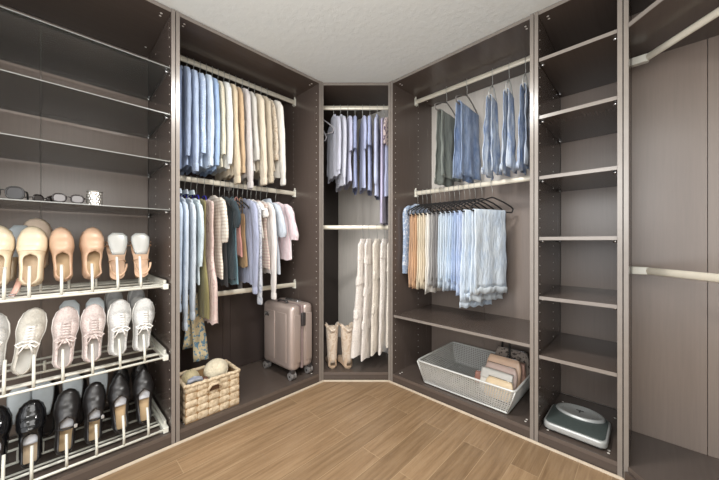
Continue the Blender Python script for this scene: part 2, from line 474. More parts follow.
# ------------------------------------------------------------------ shoes
def itp(tab, s):
    for (a, x), (b, y) in zip(tab, tab[1:]):
        if s <= b:
            t = (s-a)/(b-a) if b > a else 0
            t = t*t*(3-2*t)
            return x+(y-x)*t
    return tab[-1][1]
W_ROUND = [(0, .12), (.03, .50), (.10, .80), (.22, .97), (.34, 1.), (.55, .80), (.75, .74), (.9, .74), (.97, .58), (1, .22)]
W_POINT = [(0, .05), (.03, .25), (.10, .52), (.22, .82), (.36, 1.), (.55, .82), (.75, .70), (.9, .70), (.97, .55), (1, .2)]
H_SNK = [(0, .30), (.06, .48), (.2, .58), (.35, .78), (.48, 1.), (.62, .82), (.8, .74), (.93, .92), (1, .9)]
H_LOW = [(0, .28), (.06, .48), (.2, .60), (.34, .82), (.44, .95), (.55, .74), (.75, .66), (.93, .84), (1, .82)]
def shoe(name, label, cat, y, z, L, W, H, up, sole, ins, s0=.46, shape='round', htab=None, sole_th=.012, laces=None, heel=0., strap=None,
         lean=13., roll=0., yaw=0., x=-1.955, group=None, saddle=None, mule=False, openw=.62, sidecut=0., insert=False):
    wt = W_ROUND if shape == 'round' else W_POINT; ht = htab or H_LOW
    M = Matrix(((0, 0, 1, 0), (1, 0, 0, 0), (0, 1, 0, 0), (0, 0, 0, 1)))
    mw = Matrix.Translation((x, y, z)) @ Matrix.Rotation(math.radians(yaw), 4, 'Z') @ Matrix.Rotation(math.radians(roll), 4, 'X') @ Matrix.Rotation(math.radians(-lean), 4, 'Y') @ M
    t = thing(name, label, cat, mat=mw, group=group)
    W *= .94
    hw = lambda s: itp(wt, s)*W/2
    n = 34; m = 9
    S = [i/n for i in range(n+1)]
    def rim(s):
        if s < s0: return 0.
        e = 1. if mule else .985
        a = min(1, (s-s0)/.10); b = 1 if mule else max(0, min(1, (e-s)/.09))
        return hw(s)*openw*math.sqrt(max(0, a*(2-a)))*math.sqrt(max(0, b*(2-b)))
    mb = MB()
    for sg in (1, -1):
        rows = []
        for s in S:
            r = rim(s); w = hw(s); h = itp(ht, s)*H
            if mule and s > s0: h *= max(.06, 1-(s-s0)/.12)
            if sidecut and s > s0: h *= 1-sidecut*max(0, math.sin(PI*min(1, (s-s0)/(.92-s0))))
            row = []
            for j in range(m+1):
                a = PI/2*j/m
                row.append((sg*(r+(w-r)*math.cos(a)**.75), L*(1-s), h*math.sin(a)**.8))
            rows.append(row)
        mb.loft(rows, False)
    mb.build('upper', up, t, True, solid=.0035, merge=.0006)
    # sole
    mb = MB(); rings = []
    for zz, k in ((-sole_th, 1.0), (-sole_th*.5, 1.08 if sole_th < .02 else 1.12), (.001 if sole_th < .02 else .008, 1.05 if sole_th < .02 else 1.10)):
        rg = [(hw(s)*k, L*(1-s), zz) for s in S]+[(-hw(s)*k, L*(1-s), zz) for s in reversed(S)]
        rings.append(rg)
    mb.loft(rings, True, True, True); mb.build('sole', sole, t, True, angle=.8)
    rg = [(hw(s)*.93, L*(1-s), .004) for s in S[1:-1]]+[(-hw(s)*.93, L*(1-s), .004) for s in reversed(S[1:-1])]
    MB().loft([rg, [(a, b, .0055) for a, b, c in rg]], True, True, True).build('insole', ins, t)
    if heel:
        mb = MB(); h2 = heel
        mb.loft([[(W*.26*k*math.cos(a), L*.10+L*.10*k*math.sin(a), -sole_th-zz) for a in [2*PI*j/16 for j in range(16)]] for zz, k in ((-.001, 1.), (h2*.5, .75), (h2, .7))], True, True, True)
        mb.build('heel', sole, t, True, angle=.8)
    if saddle:
        mb = MB(); rows = []
        for s in [s0-.13+.008*i for i in range(11)]:
            w = hw(s)*1.03; h = itp(ht, s)*H*1.03+.002
            rows.append([(w*math.cos(PI*j/14), L*(1-s), .012+max(0, h-.012)*math.sin(PI*j/14)**.85) for j in range(15)])
        mb.loft(rows, False); mb.build('saddle_strap', saddle, t, True, solid=.002)
    if insert:  # plastic toe form of the rack, parented to the shoe
        mb = MB(); y0 = L*(1-s0)
        for_r = []
        for q in range(8):
            f = q/7; yy = y0-.046+.066*f; ww = hw(s0)*(.66-.10*f)*(1-.5*f**4)
            for_r.append([(ww*math.cos(a), yy, H*.36+.006*math.sin(a)*(1-.5*f)) for a in [2*PI*j/14 for j in range(14)]])
        mb.loft(for_r, True, True, True); plbl(mb.build('rack_toe_form', FORMW, t, True), 'pale grey plastic toe form of the rack')
    if laces:
        mb = MB(); q = 6
        for i in range(q):
            s = s0-.02-.044*i; h = itp(ht, s)*H*1.02+.004; w = hw(s)*.42*(1-.05*i)
            s2 = s-.03; h2 = itp(ht, s2)*H*1.02+.004
            for sg in (1, -1):
                mb.tube([(-sg*w*1.25, L*(1-s), h*.84), (-sg*w*.4, L*(1-s*.7-s2*.3), h+.003), (sg*w*.4, L*(1-s*.3-s2*.7), h2+.003), (sg*w*1.25, L*(1-s2), h2*.84)], .0034, 6)
        s = s0-.005; h = itp(ht, s)*H+.006; yy = L*(1-s)
        for sg in (1, -1):
            mb.tube([(0, yy, h), (sg*.018, yy+.008, h+.010), (sg*.036, yy-.004, h+.004), (sg*.026, yy-.016, h+.004), (0, yy, h)], .0032, 6)
            mb.tube([(0, yy, h), (sg*.012, yy-.018, h+.006), (sg*.022, yy-.044, h-.008)], .0030, 6)
        mb.build('laces', laces, t, True)
        mb = MB(); rows = []
        for s in [s0-.20+.03*i for i in range(10)]:
            w = hw(s)*.36; h = itp(ht, min(s, s0))*H + (.0025 if s <= s0 else .0025+(s-s0)*.10)
            rows.append([(w*k, L*(1-s), h-.006*k*k) for k in (-1, -.5, 0, .5, 1)])
        mb.loft(rows, False); mb.build('tongue', up, t, True, solid=.004)
    if strap:
        mb = MB(); s = min(.68, s0+.16); h = H*.78; w = hw(s)
        mb.tube([(-w*1.02, L*(1-s), .02), (-w*.9, L*(1-s), h*.75), (-w*.3, L*(1-s)-.004, h*1.03), (w*.3, L*(1-s)-.004, h*1.03), (w*.9, L*(1-s), h*.75), (w*1.02, L*(1-s), .02)], .0035, 8, flat=2.)
        mb.build('strap', strap, t, True)
        MB().rbox(w*.72, w*.72+.012, L*(1-s)-.008, L*(1-s)+.008, h*.88, h*.88+.005, .002).build('buckle', CHROME, t)
    return t

def leather(rgb, rough=.38): return plain(rgb, rough, 0, spec=.5, var=.07, scale=18, bump=.15)
BEIGE, TAN, NUDE = leather((220, 204, 176)), leather((200, 166, 139)), leather((216, 180, 150))
CREAM_S, PINKS = cloth((226, 216, 206)), cloth((224, 210, 204), 'lace', (202, 186, 182))
GREYS, WHITES = cloth((218, 216, 212), 'lace', (196, 196, 194)), plain((236, 234, 228), .5, 0, 'white_sole', var=.03)
LACEW = plain((238, 235, 230), .8, 0, 'white_lace', var=.03)
BLACKP, BLACKL = plain((22, 22, 24), .10, 0, 'patent_black', var=.1), leather((34, 32, 32), .30)
INS_T, INS_B, INS_D = plain((196, 168, 130), .6, 0, 'tan_insole'), plain((214, 190, 160), .6, 0, 'beige_insole'), plain((70, 62, 58), .7, 0, 'dark_insole')
SOLE_T, SOLE_B = plain((184, 146, 106), .5, 0, 'tan_sole'), plain((26, 25, 25), .45, 0, 'black_sole')
INS_S = plain((206, 200, 192), .7, 0, 'pale_insole')
G1, G2, G3 = 'shoes on the top rack', 'shoes on the middle rack', 'shoes on the bottom rack'
z = RACKS[0]+.052
shoe('loafer', 'beige leather loafer on the top rack, cut by the picture edge', 'shoe', -.172, z, .262, .095, .066, BEIGE, SOLE_T, INS_B, s0=.5, saddle=BEIGE, group=G1)
shoe('loafer', 'whole beige leather loafer with saddle strap on the top rack', 'shoe', -.076, z-.008, .270, .098, .068, BEIGE, SOLE_T, INS_B, s0=.5, saddle=BEIGE, group=G1, yaw=-4)
shoe('slingback_shoe', 'tan closed-toe slingback shoe beside the whole beige loafer', 'shoe', .026, z+.004, .256, .086, .074, TAN, SOLE_T, INS_T, s0=.50, group=G1, openw=.70, sidecut=.35, roll=2)
shoe('slingback_shoe', 'tan closed-toe slingback shoe beside the clear plastic toe forms', 'shoe', .122, z+.006, .258, .092, .074, TAN, SOLE_T, INS_T, s0=.50, group=G1, openw=.70, sidecut=.35, roll=-3, yaw=6)
shoe('flat_shoe', 'tan round-toed shoe poking up behind the whole beige loafer', 'shoe', -.066, z+.052, .255, .108, .05, leather((244, 222, 200)), SOLE_T, INS_T, s0=.5, x=-2.165, lean=8, group=G1)
shoe('flat_shoe', 'cream shoe behind the cut-off beige loafer on the top rack', 'shoe', -.165, z, .20, .09, .06, BEIGE, SOLE_T, INS_B, s0=.5, x=-2.165, lean=8, group=G1)
def sandal(label, y, z, x=-2.02):
    M = Matrix(((0, 0, 1, 0), (1, 0, 0, 0), (0, 1, 0, 0), (0, 0, 0, 1)))
    t = thing('sandal', label, 'sandal', mat=Matrix.Translation((x, y, z)) @ Matrix.Rotation(math.radians(-12), 4, 'Y') @ M, group=G1)
    L, W = .25, .085; S = [i/24 for i in range(25)]
    rg = lambda k, zz: [(itp(W_ROUND, s)*W/2*k, L*(1-s), zz) for s in S]+[(-itp(W_ROUND, s)*W/2*k, L*(1-s), zz) for s in reversed(S)]
    MB().loft([rg(.97, -.012), rg(1., -.002), rg(1., .0)], True, True, True).build('sole', NUDE, t)
    for s, h, fl in ((.20, .045, 3.2), (.28, .055, 3.2), (.62, .062, 1.4)):
        w = itp(W_ROUND, s)*W/2
        MB().tube([(w*math.cos(PI*i/10)*1.02, L*(1-s), h*math.sin(PI*i/10)) for i in range(11)], .0030, 8, flat=fl).build('strap', NUDE, t, True)
    MB().tube([(.032*math.cos(a)*1.05, L*.30-.06*abs(math.sin(a)), .055-.01*abs(math.sin(a))) for a in [PI*i/10 for i in range(11)]], .003, 8, flat=1.6).build('heel_strap', NUDE, t, True)
    MB().rbox(-.024, .024, .004, .05, -.052, -.0125, .01).build('heel', SOLE_T, t)
sandal('nude strappy sandal behind the inner clear toe form on the top rack', .229, z-.012)
sandal('nude strappy sandal behind the clear toe form nearest the cabinet side', .334, z-.010)

z = RACKS[1]+.034
shoe('sneaker', 'pale sneaker with white laces, cut by the picture edge, middle rack', 'sneaker', -.190, z+.02, .275, .098, .074, GREYS, WHITES, INS_S, s0=.48, laces=LACEW, htab=H_SNK, sole_th=.02, group=G2)
shoe('sneaker', 'tilted pale grey knit slip-on sneaker with a white bow, middle rack', 'sneaker', -.106, z+.016, .280, .090, .070, cloth((206, 201, 190)), WHITES, INS_S, s0=.56, laces=LACEW, htab=H_SNK, sole_th=.022, roll=-9, group=G2)
PS = plain((232, 226, 222), .5, 0, 'pink_white_sole')
shoe('sneaker', 'blush pink lace-up sneaker beside the tilted grey sneaker', 'sneaker', .020, z+.004, .280, .092, .076, PINKS, PS, INS_S, s0=.54, laces=PINKS, htab=H_SNK, sole_th=.024, roll=-4, group=G2)
shoe('sneaker', 'blush pink lace-up sneaker beside the pale grey sneakers', 'sneaker', .121, z+.004, .276, .092, .076, PINKS, PS, INS_S, s0=.54, laces=PINKS, htab=H_SNK, sole_th=.024, roll=-3, group=G2)
shoe('sneaker', 'pale grey lace-up sneaker between a pink sneaker and its own mate', 'sneaker', .217, z+.008, .282, .096, .078, GREYS, WHITES, INS_S, s0=.54, laces=LACEW, htab=H_SNK, sole_th=.026, roll=-5, group=G2)
shoe('sneaker', 'pale grey lace-up sneaker nearest the cabinet side, middle rack', 'sneaker', .318, z+.004, .278, .098, .078, GREYS, WHITES, INS_S, s0=.54, laces=LACEW, htab=H_SNK, sole_th=.026, roll=-5, yaw=-4, group=G2)
GR2 = cloth((170, 170, 168), 'stripes', (140, 140, 140))
shoe('sneaker', 'grey ribbed sneaker behind the inner pale grey sneaker', 'sneaker', .232, z+.06, .27, .085, .06, GR2, WHITES, INS_D, s0=.5, htab=H_SNK, x=-2.17, lean=6, group=G2)
shoe('sneaker', 'grey ribbed sneaker behind the pale grey sneaker nearest the cabinet side', 'sneaker', .336, z+.06, .27, .085, .06, GR2, WHITES, INS_D, s0=.5, htab=H_SNK, x=-2.17, lean=6, group=G2)

z = RACKS[2]+.032
shoe('loafer', 'black patent loafer cut by the picture edge, bottom rack', 'shoe', -.182, z+.02, .262, .098, .066, BLACKP, SOLE_B, INS_D, s0=.5, group=G3, insert=True, heel=.03)
shoe('loafer', 'black patent loafer with shiny strap on the bottom rack', 'shoe', -.078, z, .268, .096, .066, BLACKP, SOLE_B, INS_B, s0=.50, saddle=BLACKP, group=G3, insert=True, heel=.03)
shoe('court_shoe', 'black leather strapped court shoe beside the patent loafer', 'shoe', .026, z, .276, .094, .068, BLACKL, SOLE_B, INS_T, s0=.44, strap=BLACKL, group=G3, insert=True, heel=.05, roll=-4)
shoe('court_shoe', 'black leather strapped court shoe beside the pointed slingbacks', 'shoe', .126, z, .276, .088, .068, BLACKL, SOLE_B, INS_T, s0=.44, strap=BLACKL, group=G3, insert=True, heel=.05, roll=-3)
shoe('slingback_shoe', 'black pointed slingback with tan insole, inner one of the pair', 'shoe', .233, z+.006, .285, .096, .062, BLACKL, SOLE_B, INS_T, s0=.40, shape='point', sidecut=.5, group=G3, insert=True, heel=.055)
shoe('slingback_shoe', 'black pointed slingback with tan insole, nearest the cabinet side', 'shoe', .334, z+.006, .282, .096, .062, BLACKL, SOLE_B, INS_T, s0=.40, shape='point', sidecut=.5, group=G3, insert=True, heel=.055, yaw=-4)
for i, (yy, lb) in enumerate([(-.03, 'patent loafer'), (.078, 'inner strapped court shoe'), (.262, 'inner pointed slingback'), (.352, 'pointed slingback nearest the cabinet side')]):
    shoe('court_shoe', 'black shoe half hidden behind the '+lb, 'shoe', yy, z+.02, .262, .085, .06, BLACKL, SOLE_B, INS_D, s0=.46, x=-2.17, lean=6, group=G3, shape='point' if i > 1 else 'round')
# pink ankle strap hanging beside the beige loafer
t = thing('sandal', 'dusty pink strap sandal with buckle hanging beside the whole beige loafer', 'sandal', (-1.90, -.119, RACKS[0]+.008))
MB().tube([(0, -.010, .004), (-.02, .002, .035), (-.05, .012, .075)], .005, 8, flat=2.4).build('strap', leather((214, 172, 158)), t, True)
MB().tube([(.006, -.022, .006), (.008, .0, .006), (.004, .001, .014), (.002, -.021, .014), (.006, -.022, .006)], .002, 6).build('buckle', CHROME, t, True)

# ------------------------------------------------------------------ things on the glass shelf
def sunglasses(label, y, lens_rgb, frame_rgb, lw, lh, yaw=0., x=-1.895):
    t = thing('sunglasses', label, 'sunglasses', (x, y, 1.2772), math.radians(yaw))
    fm = plain(frame_rgb, .25, 0); lm = plain(lens_rgb, .08, .0, spec=.8, var=.25, scale=12)
    for sg in (-1, 1):
        cy = sg*(lw/2+.008)
        out = [(.0, cy+lw/2*math.copysign(abs(math.cos(a))**.75, math.cos(a)), lh/2+.003+lh/2*math.copysign(abs(math.sin(a))**.8, math.sin(a))) for a in [2*PI*i/24 for i in range(25)]]
        MB().tube(out, .0034, 6, cap=False).build('rim', fm, t, True)
        MB().loft([[(-.0006+q, p[1], p[2]) for p in out[:-1]] for q in (0, .0014)], True, True, True).build('lens', lm, t)
        MB().tube([(0, cy+sg*lw/2, lh*.75), (-.008, cy+sg*(lw/2+.006), lh*.72), (-.05, cy+sg*(lw/2+.004), lh*.66), (-.11, cy+sg*(lw/2-.002), lh*.42), (-.13, cy+sg*(lw/2-.004), lh*.15)], .0022, 6, flat=1.6).build('temple_arm', fm, t, True)
    MB().tube([(0, -.009, lh*.72), (.001, 0, lh*.78), (0, .009, lh*.72)], .0024, 6).build('bridge', fm, t, True)
sunglasses('large grey aviator sunglasses on the glass shelf, cut by the picture edge', -.152, (56, 56, 60), (40, 38, 38), .050, .052, -4)
sunglasses('grey gradient sunglasses between the aviators and the brown pair', -.036, (76, 72, 70), (40, 34, 32), .044, .038, 48, x=-2.03)
sunglasses('dark brown sunglasses beside the silver candle holder', .040, (46, 32, 31), (34, 26, 25), .042, .036, 3, x=-1.872)
m_sil, nt, b = new_mat('hammered_silver'); b.inputs['Metallic'].default_value = .85; b.inputs['Roughness'].default_value = .3; b.inputs['Base Color'].default_value = (.62, .59, .54, 1)
t = thing('candle_holder', 'silver scale-patterned candle holder at the end of the sunglasses', 'candle holder', (-1.905, .130, 1.2772))
mb = MB(); rings = []
for i in range(31):
    row, f = divmod(i, 6); zz = .064*i/30
    rings.append([((.0270+.0042*(1-f/6)*abs(math.cos(7*a+(PI/2 if row % 2 else 0)))**.6)*math.cos(a), (.0270+.0042*(1-f/6)*abs(math.cos(7*a+(PI/2 if row % 2 else 0)))**.6)*math.sin(a), zz) for a in [2*PI*j/84 for j in range(84)]])
mb.loft(rings, True, True, False); mb.build('cup', m_sil, t, True)
MB().lathe([(.0292, .0642), (.0305, .0655), (.029, .067), (.0255, .0655), (.0255, .02)], 32).build('rim', m_sil, t, True)

# ------------------------------------------------------------------ hangers and clothes
HOOKM = plain((176, 176, 172), .3, .7, 'hook_steel', var=.03)
def hook_mb():
    p = [(-.0155, 0, -.012)]+[(.0150*math.cos(a)*-1, 0, .006+.0185*math.sin(a)) for a in [PI*i/8 for i in range(9)]]+[(.013, 0, -.012), (.004, 0, -.034), (0, 0, -.05), (0, 0, -.1)]
    return MB().tube(p, .0017, 6)
HCACHE = {}
def hanger(label, loc, rz, rgb, bar=True, hw=.195, group='clothes hangers', drop=.072, rough=.8):
    t = thing('clothes_hanger', label, 'hanger', loc, rz, group)
    k = (rgb, bar, hw, drop)
    if k not in HCACHE:
        m = plain(rgb, rough, 0, var=.05)
        h = hook_mb().build('hook', HOOKM, t, True)
        mb = MB(); zt = -.100
        arm = [(0, 0, zt), (.03, 0, zt-.006), (hw*.55, 0, zt-drop*.45), (hw*.9, 0, zt-drop*.9), (hw, 0, zt-drop-.008)]
        for sg in (1, -1):
            q = [(sg*a, b_, c) for a, b_, c in arm]
            if bar: q += [(sg*(hw-.004), 0, zt-drop-.022), (sg*(hw-.012), 0, zt-drop-.034), (0, 0, zt-drop-.034)]
            mb.tube(q, .0052 if bar or hw > .15 else .0042, 6)
        bd = mb.build('frame', m, t, True)
        HCACHE[k] = (h.data, bd.data)
    else:
        for nm, d in zip(('hook', 'frame'), HCACHE[k]):
            o = bpy.data.objects.new(nm, d); LINK(o); o.parent = t
    return t
def smooth_rows(rows, n):
    out = []
    m = len(rows)-1
    for i in range(n+1):
        f = i/n*m; a = min(int(f), m-1); t = f-a; t = t*t*(3-2*t) if 0 else t
        out.append([p+(q-p)*t for p, q in zip(rows[a], rows[a+1])])
    return out
def cloth_tube(rows, n, nr, amp, k, seed, cap0=False, cap1=False, hem=.006, wr=.1):
    """rows (z,u,v,ru,rv): lofted horizontal rings with hanging folds that deepen downwards."""
    r = random.Random(seed); ph = r.uniform(0, 6); ph2 = r.uniform(0, 6); kk = k*r.uniform(.85, 1.15); sl = r.uniform(-3, 3)
    R = smooth_rows(rows, nr); rings = []
    for i, (z, u, v, ru, rv) in enumerate(R):
        f = i/nr; ring = []
        for j in range(n):
            a = 2*PI*j/n; c, s = math.cos(a), math.sin(a)
            c2 = math.copysign(abs(c)**.9, c); s2 = math.copysign(abs(s)**.8, s)
            off = amp*(.15+.85*f)*(.75*math.sin(kk*c2+ph+sl*z*2)+.9*nz3(c2*2.2, z*7, seed*.37))
            q = 1+wr*1.3*nz3(c*2.5+s, z*16, seed*.71)
            zz = z+(hem*math.sin(kk*c2*1.3+ph2) if i == nr else 0)
            ring.append((u+ru*c2*(1+.07*nz3(z*9, seed*.53, c)), v+rv*s2*q+off, zz))
        rings.append(ring)
    return MB().loft(rings, True, cap0, cap1)
SEED = [100]
def sd():
    SEED[0] += 1; return SEED[0]
def sleeve_part(t, mat, sg, sh, ln, r0, r1, tv, cuff=None, fwd=0., name='sleeve', zs=-.118, vb=0.):
    u0 = sg*(sh-.012); a = vb*.5; ben = rnd.uniform(-.012, .012)
    rows = [(zs, u0-sg*.03, 0, .016, tv*.6), (zs-.025, u0, 0, .034, tv*.95), (zs-.07, u0+sg*.014, a*.3, r0, tv), (zs-ln*.45, u0+sg*(.022+fwd*.5)+ben, a, r0*.92, tv*.95),
            (zs-ln*.7, u0+sg*(.020+fwd)+ben*.4, a*1.5, r1*1.12, tv*.95), (zs-ln*.88, u0+sg*(.016+fwd)-ben*.6, a*1.8, r1*1.22, tv*.95), (zs-ln, u0+sg*(.014+fwd)-ben, a*2, r1*.95, tv*.8)]
    cloth_tube(rows, 14, 24, .0018, 3, sd(), True, False, .003, .20).build(name, mat, t, True)
    if cuff is not None:
        z = zs-ln; x = u0+sg*(.014+fwd)-ben
        c = [(z+.004, x, a*2, r1*1.02, tv*.85), (z-.006, x, a*2, r1*1.12, tv*.95), (z-.034, x, a*2, r1*1.10, tv*.95), (z-.044, x, a*2, r1*1.0, tv*.85)]
        cloth_tube(c, 14, 8, 0, 3, sd(), False, False, 0, .05).build('cuff', cuff, t, True)
def top(name, label, cat, loc, rz, mat, length=.7, tv=.017, sh=.195, sleeve=.0, cuff=None, collar=None, group=None, flare=.0, amp=.005, r0=.052, r1=.036, fwd=0., low=None, sleeves=(1, -1), waist=0., ruffle=None, smat=None, tvb=1.25, stv=1.12, vb=0., neck=None, tank=False, spread=0.):
    """a hung garment: bodice, sleeves, collar. length from the neck; low = z below which the body swings in front of the rail"""
    t = thing(name, label, cat, loc, rz, group)
    z0 = -.094; zb = z0-length
    rows = [(z0, 0, 0, .045, tv*.55), (z0-.008, 0, 0, .06, tv*.75), (z0-.024, 0, 0, sh*.62, tv*.9), (z0-.046, 0, 0, sh*.98, tv), (z0-.085, 0, 0, sh*1.0, tv)]
    if neck: rows = [(z0-.040, 0, 0, neck, tv*.8), (z0-.046, 0, 0, neck*1.12, tv*.95), (z0-.060, 0, 0, sh*.97, tv), (z0-.085, 0, 0, sh, tv)]
    if tank:
        rows = [(z0-.118, 0, 0, sh*.82, tv*.8), (z0-.125, 0, 0, sh*.9, tv*.9)]
        for sg in (1, -1):
            u = sg*sh*.48; zt = -.092-.0
            MB().tube([(u, -tv*.7, z0-.122), (u*.95, -tv*.8, z0-.07), (u*.9, -.010, zt-.012), (u*.9, 0, zt), (u*.9, .010, zt-.012), (u*.95, tv*.8, z0-.07), (u, tv*.7, z0-.122)], .0022, 6, flat=4.).build('shoulder_strap', mat, t, True)
    for q in (.2, .35, .5, .65, .8, .9, 1.):
        z = z0-.085-(length-.085)*q
        if tank: z = z0-.125-(length-.125)*q
        w = sh*(.97-waist*math.sin(PI*min(1, q*1.4)))+flare*q
        u = 0.
        if low is not None and loc[2]+z < low[0]+.24:
            g = min(1, (low[0]+.24-loc[2]-z)/.13); u = low[1]*g; w = w*(1-g)+low[2]*g
        rows.append((z, u, vb*q, w, tv*(1+(tvb-1)*q)))
    cloth_tube(rows, 30, 26, amp, 7, sd(), False, False, .008).build('bodice', mat, t, True)
    if sleeve:
        for sg in sleeves:
            sleeve_part(t, smat or mat, sg, sh, sleeve*(1 if sg > 0 else .95), r0, r1, tv*stv, cuff, fwd, zs=-.118-(.044 if neck else 0), vb=vb)
    if collar is not None:
        rows = [(z0-.014, 0, 0, .078, tv*1.05), (z0+.004, 0, 0, .068, tv*.95), (z0+.018, 0, 0, .060, tv*.85)]
        cloth_tube(rows, 20, 4, 0, 3, sd(), False, False, 0, .04).build('collar', collar, t, True)
    if ruffle:
        for q in ruffle:
            z = z0-length*q; w = sh*(.97-waist*math.sin(PI*min(1, q*1.4)))+flare*q
            e = 1+(tvb-1)*q; rows = [(z+.02, 0, vb*q, w*.9, tv*e*1.0), (z, 0, vb*q, w*1.02, tv*e*1.15), (z-.05, 0, vb*q, w*1.10, tv*e*1.18)]
            cloth_tube(rows, 40, 8, .003, 12, sd(), False, False, .006).build('ruffle', mat, t, True)
    return t
def drape(name, label, cat, loc, rz, mat, lf, lb, w, bar=-.190, gap=.010, group=None, hem=None, band=None, amp=.006, u0=0., wl=None, pinch=None, legs=0):
    """trousers folded over a hanger bar: an upside-down U of cloth, open at its sides"""
    t = thing(name, label, cat, loc, rz, group)
    r = random.Random(sd()); ph = r.uniform(0, 6); k = r.uniform(6, 9); ph2 = r.uniform(0, 6)
    nu = 26; prof = []
    nz = 16
    for i in range(nz+1): prof.append((-1, bar-lb*(1-i/nz), 1-i/nz))
    for a in (PI*.75, PI*.5, PI*.25): prof.append((math.cos(a), bar+gap*math.sin(a), 0.))
    for i in range(nz+1): prof.append((1, bar-lf*(i/nz), i/nz))
    rows = []
    for sv, z, f in prof:
        row = []
        for j in range(nu+1):
            c = -1+2*j/nu
            wl_ = (wl or w); ww = w+(wl_-w)*f
            v = sv*(gap+gap*.35*f)*-1 + amp*(.1+.9*f)*math.sin(k*c+ph+2*sv) + amp*.9*nz3(c*3, z*11, ph*9+sv*.3)*min(1, f*2.5)
            if legs: v += -sv*.006*math.exp(-((c)/.12)**2)*-1*f
            zz = z - (.016*nz3(c*4, ph2*5, sv) if f == 1 else 0)
            row.append((u0+ww*c*(1+.07*nz3(z*8, ph*7, c*.8))+.012*f*nz3(z*5, ph*3, 1.7), v, zz))
        rows.append(row)
    MB().loft(rows, False).build('cloth', mat, t, True, solid=.003)
    if hem is not None:
        for sv, rr in ((1, rows[-1]), (-1, rows[0])):
            mb = MB(); dv = -sv*.004
            mb.loft([[(x, v+dv, z+.004) for x, v, z in rr], [(x*1.0, v+dv*1.5, z-.016) for x, v, z in rr], [(x, v+dv, z-.040) for x, v, z in rr]], False)
            mb.build('hem_cuff', hem, t, True, solid=.003)
    if band is not None:
        rr = rows[-1]; dv = -.0045
        mb = MB(); mb.loft([[(x*1.01, v+dv, z+.045) for x, v, z in rr], [(x*1.01, v+dv*1.2, z+.005) for x, v, z in rr]], False)
        mb.build('waistband', band, t, True, solid=.003)
    return t

# ---- suitcase bay, top rail
A1 = "from the shoe cabinet, suitcase bay top rail"
A2 = "from the shoe cabinet, suitcase bay middle rail"
WH, CR = (238, 236, 228), (228, 216, 192)
up = [  # y, look, colour, pattern, colour2, body length, sleeve length, cuff, collar, noun
 (.513, 'navy denim shirt', (112, 128, 158), 'denim', (122, 138, 168), .66, .60, 1, 1, 'shirt'),
 (.556, 'slate blue shirt', (164, 180, 208), None, None, .64, .56, 0, 1, 'shirt'),
 (.600, 'light sky blue shirt', (184, 200, 226), None, None, .63, .60, 1, 1, 'shirt'),
 (.640, 'blue shirt with white dotted trim', (186, 203, 228), 'dots', (222, 230, 240), .62, .52, 0, 1, 'shirt'),
 (.679, 'pale ice blue shirt', (208, 222, 238), None, None, .62, .55, 1, 1, 'shirt'),
 (.718, 'bright mid blue shirt', (164, 188, 220), None, None, .63, .58, 0, 1, 'shirt'),
 (.757, 'cream lace blouse', (226, 220, 200), 'lace', (206, 198, 176), .60, .5, 0, 0, 'blouse'),
 (.796, 'white lace blouse', (240, 240, 236), 'lace', (216, 218, 216), .60, .56, 0, 0, 'blouse'),
 (.836, 'beige cotton shirt', (214, 198, 172), None, None, .64, .64, 1, 0, 'shirt'),
 (.874, 'tan cotton shirt', (198, 172, 140), None, None, .63, .56, 1, 1, 'shirt'),
 (.920, 'pale lilac grey shirt', (208, 202, 200), None, None, .64, .66, 1, 1, 'shirt'),
 (.968, 'pale grey hooded jacket', (206, 203, 196), None, None, .60, .50, 0, 1, 'jacket'),
 (1.018, 'cream denim jacket', (222, 210, 190), None, None, .58, .62, 1, 1, 'jacket'),
 (1.066, 'taupe cord jacket', (196, 184, 164), 'pinstripes', (176, 164, 144), .60, .60, 1, 1, 'jacket'),
 (1.118, 'light beige patterned shirt', (212, 200, 182), 'floral', (184, 166, 142), .57, .42, 1, 1, 'shirt'),
 (1.168, 'white long-sleeved shirt', (234, 230, 222), None, None, .60, .60, 1, 1, 'shirt'),
]
for i, (y, look, rgb, pat, r2, bl, sl, cf, co, noun) in enumerate(up):
    m = cloth(rgb, pat, r2); o = '%s %s' % (ORD[i], A1)
    jk = 'jacket' in look; shw = (.150, .172, .166, .158, .174, .160, .150, .166, .172, .158, .176, .160, .168, .172, .152, .174)[i]
    top(noun, '%s, %s' % (look, o), noun, (RX, y, RZ1), rnd.uniform(-.012, .012), m, bl, .0150 if jk else .0138, shw, sl, m if cf else None, m if co else None, group='shirts and jackets on the top rail', r1=(.042 if jk else .030+.010*(i % 3)*.5), r0=(.056 if jk else .044+.006*(i % 2)), tvb=1.12, amp=.0035, vb=max(-.002, (i-1)*.003))
    hanger('pale hanger inside the %s, %s' % (look, ORD[i]+' on suitcase bay top rail'), (RX, y, RZ1), 0, (196, 190, 178), bar=False, hw=.095, group='hangers on the top rail')
